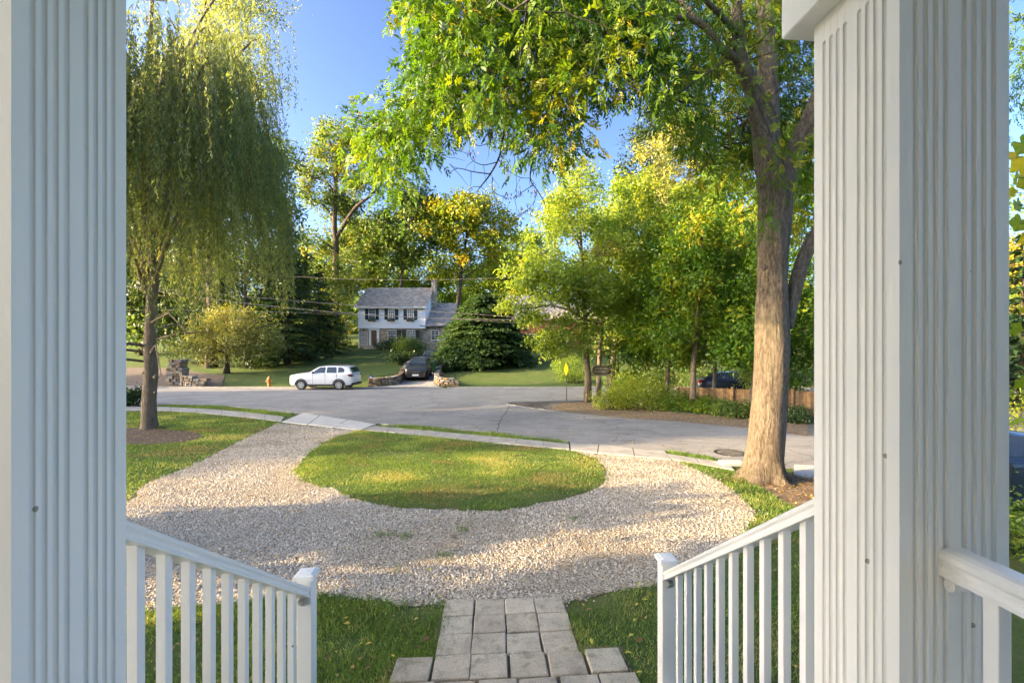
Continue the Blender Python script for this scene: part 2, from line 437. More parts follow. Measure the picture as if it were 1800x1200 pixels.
def inpoly_sample(poly, n):
    poly = np.array(poly); lo, hi = poly.min(0), poly.max(0); out = []; got = 0
    while got < n:
        q = lo + rng.random((n * 2, 2)) * (hi - lo); q = q[inpoly(q[:, 0], q[:, 1], poly)]
        out.append(q); got += len(q)
    return np.concatenate(out)[:n]
def hgrid(x, y):      # vectorised near-ground height
    return HC - np.where(y < 5.5, 2.51 + .056 * y, 2.686 + .024 * y)

# ------------------------------------------------------------------ terrain and ground sheets
xs = sorted(set(np.round(np.concatenate([np.arange(-170, 171, 6), np.arange(-20, -3, .4)]), 3)))
ys = sorted(set(np.round(np.concatenate([[-30, -10, 5.5, 20, 34, 35.5], np.arange(36, 62, .75), np.arange(62, 200, 6)]), 3)))
V = np.array([(x, y, gz(x, y)) for y in ys for x in xs]); nx, ny = len(xs), len(ys)
ii = np.arange(nx * ny).reshape(ny, nx)
q = np.stack([ii[:-1, :-1], ii[:-1, 1:], ii[1:, 1:], ii[1:, :-1]], -1).reshape(-1, 4)
ground = bigmesh('ground', V, q, M['lawn'], kind='structure')

near_edge = [(-500, 722), (60, 718), (285, 711), (400, 714), (515, 727), (545, 728), (662, 744.5), (850, 759), (1000, 777), (1170, 792), (1255, 806), (1320, 818)]
isl_low = [(1420, 767), (1310, 752), (1200, 742), (1100, 735), (1000, 725), (930, 716), (897, 711)]
isl_up = [(893, 708.5), (905, 706.5), (950, 705.5), (1020, 704), (1150, 703), (1420, 702)]
ne = [G(*p) for p in near_edge]; il = [G(*p) for p in isl_low]; iu = [G(*p) for p in isl_up]
road_poly = ne + [(20, 4.2), (30, -.5), (30, 4.5), (16, 11.4)] + il + iu + [(60, 25.5), (60, 34.3), (30, 34.2), (4, 34.0), (-12, 34.0), (-27, 34.6), (-60, 36), (-60, 30)]
road = sheet('road', [road_poly], M['asphalt'], .006)
def crack(pts, w):
    pts = smoothpoly([G(*p) for p in pts], 7, jit=.035); mb = MB(); top = []
    for i, p in enumerate(pts):
        d = np.array(pts[min(i + 1, len(pts) - 1)]) - np.array(pts[max(i - 1, 0)]); d = d / (np.linalg.norm(d) + 1e-9); nn = np.array((-d[1], d[0])) * w * rng.uniform(.4, 1.2)
        top += [(p[0] + nn[0], p[1] + nn[1]), (p[0] - nn[0], p[1] - nn[1])]
    mb.add([(x, y, gz(x, y) + .010) for x, y in top], [(2 * i, 2 * i + 1, 2 * i + 3, 2 * i + 2) for i in range(len(pts) - 1)])
    mb.build('road_crack', M['crack'], road)
M['crack'] = plain('tar_crack', (.07, .068, .063), .9)
crack([(895, 714), (888, 728), (880, 742), (874, 757)], .022)
crack([(874, 757), (960, 752), (1060, 757), (1160, 772), (1250, 779)], .010)
crack([(560, 724), (680, 718), (800, 716), (890, 714)], .010)
crack([(420, 706), (560, 700), (700, 699)], .010)
crack([(1010, 742), (1100, 752), (1215, 770), (1300, 777)], .009)
# kerbs
def kerb(name, line, wdt, hgt, mat):
    mb = MB()
    for (a, b) in zip(line[:-1], line[1:]):
        a, b = np.array(a), np.array(b); d = b - a; d /= np.linalg.norm(d); nrm = np.array((-d[1], d[0])) * wdt
        poly = [tuple(a), tuple(b), tuple(b + nrm), tuple(a + nrm)]
        mb.prism(poly, lambda x, y: gz(x, y) - .05, lambda x, y: gz(x, y) + hgt)
    return mb.build(name, mat, None, kind='structure')
kerb('kerb', [(x, y) for x, y in [(-60, 36), (-27, 34.6), (-13.2, 34.0)]], .16, .09, M['concrete'])
kerb('kerb', [(-6.4, 34.0), (4, 34.0), (30, 34.2), (60, 34.3)], .16, .09, M['concrete'])
kerb('kerb', smoothpoly([G(960, 720), il[5], il[6], iu[0], iu[1], G(930, 706)], 4), .07, .02, M['concrete'])
kerb('kerb', [G(285, 711), G(400, 714), G(515, 727)][::-1], .12, .05, M['concrete'])
kerb('kerb', [G(672, 746), G(850, 759.5), G(1000, 777.5)][::-1], .12, .05, M['concrete'])
# dirt / litter strips
sheet('dirt_verge', [[*[G(p[0], p[1] - .3) for p in isl_low[:5]], G(965, 718), G(985, 708), G(1020, 706), G(1100, 712), G(1200, 727), G(1310, 733), G(1420, 742)]], M['litter'], .010)
left_path = [G(150, 706), G(330, 690), G(330, 676), (-27, 41), (-34, 48), (-40, 47), (-38, 34)]
sheet('side_path', [[(-24.0, 34.5), (-24.6, 36), (-27, 40), (-36, 44), (-44, 44), (-44, 36), (-27, 34.8)]], plain('packed_dirt', (.13, .095, .07), .95, .25, 3, bmp=.5), .02, cuts=[34, 35.5] + list(np.arange(36, 45, .75)))
# far driveway
fd = [(-13.4, 34.05), (-6.6, 34.05), (-7.6, 36)] + [(drive_x(y) + 1.35, y) for y in (37, 40, 45, 50, 55, 57.8)] + [(drive_x(y) - 1.35, y) for y in (57.8, 55, 50, 45, 40, 37)] + [(-11.8, 36)]
sheet('driveway', [fd], M['concrete'], .03, cuts=[35.5] + list(np.arange(36, 58, .75)))
sheet('verge_path', [[(-5.8, 34.9), (40, 35.0), (40, 35.6), (-5.8, 35.5)]], M['concrete'], .02, cuts=[35.5])
# gravel drive, turf island
outer = [(490, 744), (430, 772), (330, 822), (255, 852), (205, 895), (60, 925), (-200, 985), (-180, 1120), (120, 1090), (400, 1060), (560, 1045), (640, 1053), (720, 1062), (783, 1062), (990, 1058), (1060, 1042), (1140, 1029), (1230, 1003), (1290, 955), (1325, 910), (1322, 895), (1290, 862), (1240, 832), (1190, 809)]
outer_w = [tuple(p) for p in smoothpoly([G(*p) for p in outer], 6, jit=.035)] + [G(1060, 800), G(1003, 793), G(640, 757), G(560, 750)]
sheet('gravel_drive', [outer_w], M['gravelbed'], .008)
isl = [(632, 757), (590, 770), (545, 795), (522, 822), (535, 845), (585, 862), (650, 884), (720, 894), (800, 897), (880, 896), (960, 884), (1030, 865), (1060, 848), (1063, 828), (1045, 806), (1003, 793.5)]
isl_w = [tuple(p) for p in smoothpoly([G(*p) for p in isl], 7, jit=.035)]
sheet('turf_island', [isl_w], M['island'], .022)
mul = smoothpoly([G(215, 753), G(290, 755), G(350, 762), (G(330, 776)), G(220, 782), G(130, 775)], 5, True, .02)
sheet('mulch_bed', [[tuple(p) for p in mul]], M['mulch'], .012)
rl = smoothpoly([G(1322, 842), G(1345, 862), G(1385, 888), G(1470, 905), G(1500, 860), G(1420, 838), G(1360, 830)], 5, True, .02)
sheet('mulch_bed', [[tuple(p) for p in rl]], M['litter'], .012)

# sidewalk slabs
swk = thing('sidewalk', '', ''); 
for k in ('label', 'category'): del swk[k]
swk['kind'] = 'structure'
def slab(poly, mat=None, t=.035):
    c = np.mean(poly, 0); poly = [tuple(c + (np.array(p) - c) * .985) for p in poly]
    MB().prism(poly, lambda x, y: gz(x, y) - .05, lambda x, y: gz(x, y) + t).build('slab', mat or M['concrete'], swk)
up = [660, 688, 731, 776, 821, 865, 910, 956, 1000]; lw = [636, 681, 725, 768, 815, 861, 906, 955, 1001]
fu = lambda x: 748.5 + (x - 652) * (32.5 / 348); fl = lambda x: 756 + (x - 636) * (35 / 365)
for a in range(8): slab([G(lw[a], fl(lw[a])), G(lw[a + 1], fl(lw[a + 1])), G(up[a + 1], fu(up[a + 1])), G(up[a], fu(up[a]))])
lu = [(120, 715.5), (190, 715.3), (250, 715.6), (300, 716.3), (345, 718.5), (390, 721.5), (430, 725), (465, 729), (500, 733.5)]
ll = [(120, 722), (190, 722), (250, 722), (300, 722.6), (345, 725.5), (390, 729.5), (430, 733.5), (465, 737.5), (494, 741.5)]
for a in range(8): slab([G(*ll[a]), G(*ll[a + 1]), G(*lu[a + 1]), G(*lu[a])])
for poly in ([(495, 742), (540, 747), (562, 731), (533, 726.5)], [(541, 747), (585, 751.5), (612, 738.5), (563, 731)], [(586, 751.5), (633, 756.5), (661, 746), (613, 738.5)]):
    slab([G(*p) for p in poly], M['newconcrete'], .03)
for poly in ([(1003, 792), (1050, 797), (1052, 783), (1002, 779)], [(1051, 797), (1115, 803), (1112, 789), (1053, 783)], [(1116, 803), (1180, 809), (1168, 794), (1113, 789)], [(1182, 809), (1230, 817), (1222, 807), (1172, 799)], [(1231, 817), (1290, 827), (1280, 815), (1223, 807)]):
    slab([G(*p) for p in poly])
slab([G(*p) for p in [(1395, 836), (1470, 850), (1470, 822), (1395, 818)]], M['newconcrete'])
x, y = G(1286, 818); MB().box((x, y, gz(x, y) + .05), (.55, .3, .1), None, .02).build('storm_inlet', M['newconcrete'], swk)
# manhole
mx, my = G(1283, 796)
mh = thing('manhole_cover', 'round dark iron manhole cover set in the road left of the big trunk', 'manhole cover', (mx, my, gz(mx, my) + .006))
MB().lathe([(.40, 0), (.40, .012), (.34, .014), (.34, .004)], k=28).build('frame', M['black'], mh)
mm = MB().lathe([(.335, 0), (.335, .012)], k=28)
for i in range(-3, 4):
    for j in range(-3, 4):
        if i * i + j * j < 10: mm.box((i * .085, j * .085, .014), (.05, .05, .008))
mm.build('lid', plain('iron', (.13, .12, .105), .7), mh)

# paver walk
walk = MB().prism([P(-.9, 3.3), P(1.15, 3.3), P(1.15, 4.0), P(.8, 4.05), P(.79, 4.93), P(-.54, 4.96), P(-.56, 4.0), P(-.9, 3.98)], lambda x, y: gz(x, y) - .05, lambda x, y: gz(x, y) + .004).build('walkway', M['dirt'], None, kind='structure')
pr = random.Random(3)
def pav(u, v, w=.306, d=.306):
    a = R(pr.uniform(-1.2, 1.2)); cx, cy2 = P(u, v); z = gz(cx, cy2) + .012 + pr.uniform(-.006, .008)
    m3 = Matrix.Rotation(TH + a, 3, 'Z') @ Matrix.Rotation(R(pr.uniform(-.8, .8)), 3, 'X') @ Matrix.Rotation(R(pr.uniform(-.8, .8)), 3, 'Y')
    m3 = Matrix.Rotation(-math.atan(.056), 3, 'X') @ m3
    pb_ = MB().box((0, 0, 0), (w, d, .05), m3, .008)
    for k_ in range(len(pb_.v)):
        if pr.random() < .35: pb_.v[k_] = (pb_.v[k_][0] * pr.uniform(.965, 1.0), pb_.v[k_][1] * pr.uniform(.965, 1.0), pb_.v[k_][2])
    o = pb_.build('paver', M['paver'], walk); o.location = (cx, cy2, z - .01)
for r in range(3):
    for c in range(4): pav(-.345 + c * .314 + pr.uniform(-.006, .006), 4.765 - r * .316 - c * .012 + pr.uniform(-.005, .005))
for r in range(2):
    for c in range(6): pav(-.665 + c * .32 + (.015 if c > 3 else 0) + pr.uniform(-.008, .008) + r * .06, 3.81 - r * .325 - (c - 2) * .004 + pr.uniform(-.006, .006))
# manual part 2 follows
# ------------------------------------------------------------------ porch, columns, railings
ZF = HC - 1.5                                   # porch floor
def pthing(name, label, cat, u, v, z, group=None):
    x, y = P(u, v); return thing(name, label, cat, (x, y, z), TH, group)
porch = pthing('porch', 'white porch of the house at the camera, with its floor, ceiling and front steps', 'porch', 0, 0, ZF)
MB().bb(-2.3, 2.3, -1.7, 1.62, -.18, 0).build('floor', M['floor'], porch)
MB().bb(-2.3, 2.3, -1.7, 1.6, 3.26, 3.4).build('ceiling', M['paint'], porch)
MB().bb(-1.7, 1.7, 1.22, 1.53, 3.2, 3.255).build('beam', M['paint'], porch)
MB().ext([(-1.9, 4.6), (1.78, 3.42), (1.78, 3.54), (-1.9, 4.75)], 'x', -2.5, 2.5).build('roof', plain('porch_roof', (.12, .12, .13), .9), porch)
siding = plain('house_siding', (.86, .85, .82), .7, .04)
MB().bb(-5, 5, -10, -1.72, -1.3, 6.2).build('house_wall', siding, porch)
MB().ext([(-10.4, 6.1), (-1.3, 6.1), (-5.8, 9.6)], 'x', -5.4, 5.4).build('house_roof', M['floor'], porch)
MB().bb(-.5, .5, -1.70, -1.64, 0, 2.1).build('door', plain('door_paint', (.10, .05, .04), .4), porch)
for k in range(5):
    MB().bb(-1.2, 1.2, 1.62 + .28 * k, 1.62 + .28 * (k + 1) + .02, -.2 * (k + 1) - .04, -.2 * (k + 1)).build('step', M['floor'], porch)
    MB().bb(-1.18, 1.18, 1.62 + .28 * k, 1.62 + .28 * k + .02, -.2 * (k + 1), -.2 * k - .001).build('riser', M['paint'], porch)

CW = .345
def column(label, sgn):
    t = pthing('porch_column', label, 'column', sgn * (1.154 + CW / 2), 1.2 + CW / 2, ZF)
    fr = [.145, .235, .325, .415, .585, .675, .765, .855]; h = CW / 2; hw, dp = .0088, .0085
    def ring(s, e=0):
        pts = []
        for face in range(4):
            c, sn = [(1, 0), (0, 1), (-1, 0), (0, -1)][face]
            pp = [(-h, -h)]
            for f in fr:
                x = -h + f * CW
                for k in range(7):
                    a = math.pi * k / 6
                    pp.append((x - hw * s * math.cos(a), -h + dp * s * math.sin(a) ** .7 + 1e-5))
            for x, y in pp: pts.append((x * c - y * sn, x * sn + y * c))
        return pts
    zt = HC + 1.04 - ZF
    zz = [(.25, 1), (zt, 1)] + [(zt + hw * math.sin(a), max(.02, math.cos(a))) for a in (.3, .6, .9, 1.2, 1.45)]
    mb = MB(); rings = [(z, ring(s)) for z, s in zz]; n = len(rings[0][1])
    vs = [(x, y, z) for z, rg in rings for x, y in rg]
    fs = [(i * n + j, i * n + (j + 1) % n, (i + 1) * n + (j + 1) % n, (i + 1) * n + j) for i in range(len(rings) - 1) for j in range(n)]
    mb.add(vs, fs)
    gface = [j for j in range(n) if (j % 57) % 7 != 0 and 1 <= (j % 57) <= 56]
    zc = HC + 1.13 - ZF; z0 = rings[-1][0]
    base = len(rings) - 1
    top = [(x, y, z0) for x, y in [(-h, -h), (h, -h), (h, h), (-h, h)]]
    # plain head above the flutes: outer shell from the ring corners upward
    o = len(mb.v); mb.v += [(x, y, zc + .02) for x, y in rings[-1][1]]
    mb.f += [(base * n + j, base * n + (j + 1) % n, o + (j + 1) % n, o + j) for j in range(n)]
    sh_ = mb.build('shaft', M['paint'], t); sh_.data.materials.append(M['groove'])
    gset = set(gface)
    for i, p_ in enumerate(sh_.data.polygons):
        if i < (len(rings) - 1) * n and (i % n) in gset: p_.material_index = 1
    k = h + .075
    MB().bb(-k, k, -k, k, zc, zc + .62, .004).build('capital', M['paint'], t)
    MB().bb(-k - .012, k + .012, -k - .012, k + .012, zc + .24, zc + .30, .004).build('moulding', M['paint'], t)
    b = h + .035
    MB().bb(-b, b, -b, b, 0, .22, .006).build('plinth', M['paint'], t)
    MB().bb(-b + .02, b - .02, -b + .02, b - .02, .22, .255, .006).build('base_moulding', M['paint'], t)
    # hairline joint of the boards
    return t
column('white fluted square porch column above the left stair railing', -1)
column('white fluted square porch column that the level guardrail is fixed to', 1)

def railtop(v): return HC - (.62 + .685 * (v - 1.714))
prof = [(-.046, -.072), (-.046, -.060), (-.036, -.050), (-.036, -.036), (-.045, -.024), (-.045, -.010), (-.036, -.001), (-.02, .004), (.02, .004), (.036, -.001), (.045, -.010), (.045, -.024), (.036, -.036), (.036, -.050), (.046, -.060), (.046, -.072)]
def stair_rail(label, sgn):
    u0 = sgn * 1.327; vN = 3.39; zg = gz(*P(u0, vN))
    t = pthing('stair_railing', label, 'railing', u0, vN, zg)
    def sweep(v0, v1, dz, pf):
        vs = [(s, v0 - vN, railtop(v0) + dz + h - zg) for s, h in pf] + [(s, v1 - vN, railtop(v1) + dz + h - zg) for s, h in pf]
        n = len(pf); return MB().add(vs, [tuple(range(n)), tuple(range(n, 2 * n))] + [(i, (i + 1) % n, n + (i + 1) % n, n + i) for i in range(n)])
    sweep(1.552, 3.335, 0, prof).build('handrail', M['vinyl'], t)
    sweep(1.552, 3.335, -.90, [(-.022, -.04), (-.022, .02), (.022, .02), (.022, -.04)]).build('bottom_rail', M['vinyl'], t)
    for i in range(-1, 10):
        v = 1.822 + .147 * i
        ztop = railtop(v) - .07 - zg; w = .0195
        if v < 1.56: continue
        zl = railtop(v) - .90 - zg
        mb = MB().bb(-w, w, v - vN - w, v - vN + w, zl, ztop + .02, .002)
        mb.build('baluster', M['vinyl'], t)
    zp = HC - 1.668 - zg
    nw = MB().bb(-.051, .051, -.051, .051, -.1, zp, .004).build('newel_post', M['vinyl'], t)
    c = .069
    cap = MB().bb(-c, c, -c, c, zp - .014, zp + .014)
    lv = [(.0665, zp + .0141), (.060, zp + .020), (.050, zp + .0205), (.046, zp + .027), (.002, zp + .031)]
    vs = []; fs = []
    for r, z in lv: vs += [(-r, -r, z), (r, -r, z), (r, r, z), (-r, r, z)]
    for i in range(len(lv) - 1):
        for j in range(4): fs.append((i * 4 + j, i * 4 + (j + 1) % 4, i * 4 + 4 + (j + 1) % 4, i * 4 + 4 + j))
    cap.add(vs, fs); cap.build('post_cap', M['vinyl'], nw)
    zb = railtop(3.33) - zg
    b = MB().bb(-.018, .018, -.066, -.052, zb - .13, zb - .06, .003); b.bb(-.018, .018, -.11, -.052, zb - .085, zb - .072)
    b.tube([(.018, -.078, zb - .10), (-.018, -.078, zb - .10)], .014, 10)
    b.build('bracket', M['steel'], t)
stair_rail('white stair railing running down from the left column to its newel post', -1)
stair_rail('white stair railing running down from the right column to its newel post', 1)

gr = pthing('guardrail', 'white level porch guardrail fixed to the right column at the lower right corner', 'railing', 1.32, 1.2, ZF)
ztop = 1.5 - .595
pf = [(s, ztop + h) for s, h in prof]
MB().ext(pf, 'y', -.001, -2.6).build('handrail', M['vinyl'], gr)
MB().bb(-.022, .022, -2.6, -.001, .07, .12).build('bottom_rail', M['vinyl'], gr)
for i in range(17): MB().bb(-.0195, .0195, -.135 - .147 * i, -.096 - .147 * i, .12, ztop - .05, .002).build('baluster', M['vinyl'], gr)
b = MB().bb(-.03, .03, -.008, -.001, ztop - .115, ztop - .068, .003); b.bb(-.03, .03, -.06, -.001, ztop - .082, ztop - .074)
b.tube([(-.034, -.02, ztop - .096), (.034, -.02, ztop - .096)], .016, 12); b.tube([(-.037, -.02, ztop - .096), (-.030, -.02, ztop - .096)], .008, 8)
b.build('bracket', M['vinyl'], gr)

# ------------------------------------------------------------------ building materials
def stonewall(name, c0, c1, c2, mort, sc=3.2):
    m, n, b, o = newmat(name)
    v = coords(n, 'Object', (1, 1, 1.7))
    cl = voro(n, v, sc, 'F1', 'Color'); ed = voro(n, v, sc, 'DISTANCE_TO_EDGE')
    sp = n.nodes.new('ShaderNodeSeparateColor'); n.links.new(cl, sp.inputs[0])
    c = ramp(n, sp.outputs[0], [(0, c0), (.5, c1), (1, c2)])
    c = mix(n, ramp(n, ed, [(.02, (1, 1, 1)), (.06, (0, 0, 0))]), c, mort)
    n.links.new(c, b.inputs['Base Color']); b.inputs['Roughness'].default_value = .9
    bump(n, b, ramp(n, ed, [(0, (0, 0, 0)), (.12, (1, 1, 1))]), .8, .05); return m
M['hstone'] = stonewall('house_stone', (.30, .20, .12), (.48, .36, .24), (.62, .52, .39), (.50, .44, .35))
M['wstone'] = [plain('wall_stone_' + a, c, .9, .25, 7, bmp=.6) for a, c in (('tan', (.22, .165, .115)), ('grey', (.17, .16, .145)), ('rust', (.18, .12, .075)), ('pale', (.27, .235, .185)))]
def shingles():
    m, n, b, o = newmat('slate_roof')
    v = coords(n, 'Object')
    br = n.nodes.new('ShaderNodeTexBrick'); br.inputs['Scale'].default_value = 1.0
    br.inputs['Brick Width'].default_value = .34; br.inputs['Row Height'].default_value = .17; br.inputs['Mortar Size'].default_value = .012
    br.inputs['Color1'].default_value = (.30, .25, .21, 1); br.inputs['Color2'].default_value = (.60, .52, .44, 1); br.inputs['Mortar'].default_value = (.07, .07, .07, 1)
    n.links.new(v, br.inputs['Vector'])
    c = mix(n, 1.0, br.outputs['Color'], ramp(n, noise(n, v, 1.3, 5), [(.3, (.75, .75, .75)), (.7, (1.15, 1.12, 1.08))]), 'MULTIPLY')
    n.links.new(c, b.inputs['Base Color']); b.inputs['Roughness'].default_value = .8
    bump(n, b, br.outputs['Fac'], -.5, .03); return m
M['slate'] = shingles()
M['white'] = plain('white_trim', (.85, .85, .83), .5, .05)
M['sidingw'] = plain('white_siding', (.86, .87, .86), .6, .06)
M['shutter'] = plain('black_shutter', (.018, .022, .02), .5)
def glass(name, c=(.03, .04, .05), rough=.04):
    m, n, b, o = newmat(name); b.inputs['Base Color'].default_value = (*c, 1); b.inputs['Roughness'].default_value = rough
    b.inputs['Specular IOR Level'].default_value = .9; return m
M['glass'] = glass('window_glass'); M['curtain'] = plain('drape', (.30, .16, .11), .8)
M['brick'] = plain('red_brick', (.22, .085, .055), .9, .3, 8)

def window(par, x0, x1, z0, z1, y, nxp=3, nzp=4, depth=.05, fw=.07, mullion=False):
    f = MB()
    f.bb(x0, x1, y - depth, y + .02, z0, z0 + fw).bb(x0, x1, y - depth, y + .02, z1 - fw, z1)
    f.bb(x0, x0 + fw, y - depth + .002, y + .02, z0 + fw, z1 - fw).bb(x1 - fw, x1, y - depth + .002, y + .02, z0 + fw, z1 - fw)
    X0, X1, Z0, Z1 = x0 + fw, x1 - fw, z0 + fw, z1 - fw
    for i in range(1, nxp):
        x = X0 + (X1 - X0) * i / nxp; f.bb(x - .016, x + .016, y - depth + .014, y, Z0, Z1)
    for i in range(1, nzp):
        z = Z0 + (Z1 - Z0) * i / nzp; k = .03 if i * 2 == nzp else .016
        f.bb(X0, X1, y - depth + .012 + (0 if k > .02 else .001), y, z - k, z + k)
    f.bb(x0 - .05, x1 + .05, y - depth - .04, y, z0 - .06, z0 - .001)
    w = f.build('window', M['white'], par)
    zm = (Z0 + Z1) / 2
    MB().bb(X0, X1, y - .022, y - .014, Z0, zm).build('pane', M['glass'], w)
    MB().bb(X0, X1, y - .022, y - .014, zm + .001, Z1).build('pane', M['glass'], w)
    return w

# ------------------------------------------------------------------ the house across the street
HY = 58.0; hx0 = (630 - PX) / F * HY; hz0 = gz(-24, HY)
hx = lambda px: (px - PX) / F * HY - hx0
hz = lambda py: HC - (py - PY) / F * HY - hz0
zx = lambda q: hx(600 + q / 5.453); zy = lambda q: hz(480 + q / 5.453)
house = thing('house', 'two storey house of stone and white siding with black shutters across the street', 'house', (hx0, HY, hz0))
wx1 = zx(803); ez = hz(540); fz = hz(575)
MB().bb(0, zx(752), .25, 8.0, -1.6, fz - .02).build('stone_wall', M['hstone'], house)
MB().bb(0, wx1, 0.02, 8.0, fz, ez).build('upper_wall', M['sidingw'], house)
mb = MB(); k = 13
for i in range(k):
    a = fz + (ez - fz) * i / k; c = fz + (ez - fz) * (i + 1) / k
    mb.ext([(.018, a), (-.032, a), (.012, c), (.018, c)], 'x', .01, wx1 - .01)
o = mb.build('clapboards', M['sidingw'], house); o['kind'] = 'stuff'
MB().bb(-.04, .10, -.03, .05, fz, ez).bb(wx1 - .10, wx1 + .04, -.03, .05, fz, ez).bb(-.04, wx1 + .04, -.035, .05, fz - .16, fz - .001).build('trim', M['white'], house)
rz1 = hz(509) + .55; ro = -.45
MB().ext([(ro, ez - .12), (4.2, rz1), (8.5, ez - .12), (8.5, ez + .04), (4.2, rz1 + .18), (ro, ez + .04)], 'x', -.35, wx1 + .25).build('roof', M['slate'], house)
MB().ext([(.03, ez + .02), (7.97, ez + .02), (4.2, rz1 - .03)], 'x', .005, wx1 - .005).build('gable', M['sidingw'], house)
MB().bb(-.35, wx1 + .25, ro - .14, ro - .005, ez - .14, ez - .03).build('gutter', M['white'], house)
cxa, cxb = zx(806), zx(846)
ch = MB().bb(cxa, cxb, 3.4, 4.5, 0, hz(494) + .5).build('chimney', M['hstone'], house)
MB().bb(cxa - .06, cxb + .06, 3.34, 4.56, hz(494) + .5, hz(494) + .62).build('chimney_cap', M['concrete'], ch)
for a, c, s in ((262, 328, (229, 260, 330, 359)), (449, 513, (415, 447, 515, 546)), (631, 696, (597, 629, 698, 728))):
    window(house, zx(a), zx(c), zy(440), zy(341), -.02)
    for j in (0, 2):
        sm = MB().bb(zx(s[j]), zx(s[j + 1]), -.06, -.015, zy(446), zy(340))
        for q in range(9): 
            zq = zy(442) + (zy(345) - zy(442)) * q / 9
            sm.bb(zx(s[j]) + .05, zx(s[j + 1]) - .05, -.075, -.061, zq, zq + .10)
        sm.build('shutter', M['shutter'], house)
    bx = MB().bb(zx(a) - .02, zx(c) + .02, -.30, -.06, zy(463), zy(447)).build('window_box', plain('box_wood', (.12, .09, .07), .8), house)
    n = 160
    pp = np.c_[rng.uniform(zx(a), zx(c), n), rng.uniform(-.32, -.06, n), rng.uniform(zy(447), zy(440) + .05, n)]
    leaves('flowers', pp, rv(n), rv(n), .12, .06, rng.random(n) * .5, M['l_dark'], bx)
for a, c in ((440, 523), (622, 704)): window(house, zx(a), zx(c), zy(645), zy(546), .24, 4, 4)
for a, c in ((526, 567), (578, 620), (706, 746)):
    sm = MB().bb(zx(a), zx(c), .17, .235, zy(640), zy(545))
    for q in range(9):
        zq = zy(636) + (zy(550) - zy(636)) * q / 9; sm.bb(zx(a) + .06, zx(c) - .06, .155, .169, zq, zq + .10)
    sm.build('shutter', M['shutter'], house)
dsur = MB().bb(zx(262), zx(281), .12, .26, zy(690), zy(548)).bb(zx(335), zx(358), .12, .26, zy(690), zy(548)).bb(zx(258), zx(362), .10, .26, zy(548), zy(530))
dsur.ext([(zx(254), zy(530)), (zx(366), zy(530)), (zx(310), zy(512))], 'y', .10, .24)
ds = dsur.build('door_surround', M['white'], house)
dd = MB().bb(zx(281), zx(335), .19, .24, zy(690), zy(548)).build('door', plain('brown_door', (.16, .075, .035), .5), house)
MB().lathe([(.03, -.02), (.045, 0), (.03, .03)], (zx(328), .16, zy(620)), 8).build('handle', M['steel'], dd)
dm = MB()
for r in range(3):
    for c in range(2): dm.bb(zx(287) + c * .30, zx(287) + c * .30 + .22, .165, .189, zy(684) + r * .62, zy(684) + r * .62 + .5)
dm.build('panel', plain('door_panel', (.20, .095, .045), .5), dd)
MB().bb(zx(240), zx(380), -1.0, .24, -.9, zy(694)).build('door_step', M['concrete'], house)
tr = MB()
for a in (182, 198, 214, 230, 246): tr.bb(zx(a), zx(a) + .04, .16, .19, zy(700), zy(560))
for a in range(565, 700, 20): tr.bb(zx(180), zx(250), .192, .215, zy(a), zy(a) + .04)
tr.build('trellis', M['white'], house)
MB().tube([(.03, .10, -.4), (.03, .10, ez - .2), (.03, -.45, ez - .1)], .05, 8).build('downspout', M['white'], house)
# wing
wa, wb = zx(752) + .01, zx(1042); we = hz(571); wr = hz(532)
MB().bb(wa, wb, .6, 7.0, -2.2, we - .05).build('wing_wall', M['hstone'], house)
MB().ext([(.1, we - .14), (4.5, wr + .2), (4.5, wr + .34), (.1, we)], 'x', wa - .02, wb + .2).build('wing_roof', M['slate'], house)
MB().bb(wa - .02, wb + .2, -.06, .095, we - .16, we - .04).build('wing_gutter', plain('dark_gutter', (.20, .24, .28), .5), house)
MB().ext([(.62, we), (6.9, we), (4.5, wr + .19)], 'x', wb - .2, wb - .01).build('wing_gable', M['hstone'], house)
window(house, zx(850), zx(927), zy(641), zy(547), .59, 2, 4)
gd = MB().bb(zx(803), zx(972), .50, .59, zy(815), zy(738))
for i in range(4):
    for j in range(4):
        w = (zx(972) - zx(803)) / 4; h = (zy(738) - zy(815)) / 4
        gd.bb(zx(803) + w * i + .05, zx(803) + w * (i + 1) - .05, .47, .499, zy(815) + h * j + .05, zy(815) + h * (j + 1) - .05)
gd.build('garage_door', M['white'], house)

# the neighbour's house, mostly hidden behind the maples
H2 = 57.0
M['bshut'] = plain('blue_shutter', (.03, .05, .08), .5)
h2 = thing('house', 'red brick house half hidden behind the maples, its slate roof glimpsed', 'house', ((885 - PX) / F * H2, H2, gz(-3, H2)))
MB().bb(.6, 15, 0, 9, -1.5, 4.0).build('wall', M['brick'], h2)
MB().ext([(-.6, 3.8), (4.5, 7.2), (9.6, 3.8)], 'x', 0, 15.6).build('roof', M['slate'], h2)
for a in (3.0 + .0, 7.0, 11.0):
    x0 = (962 - 885) / F * H2 - 5.4 + a - .1
    window(h2, x0, x0 + .95, .35, 1.9, -.02)
    for xs_ in (x0 - .45, x0 + 1.01): MB().bb(xs_, xs_ + .39, -.06, -.004, .35, 1.9).build('shutter', M['bshut'], h2)

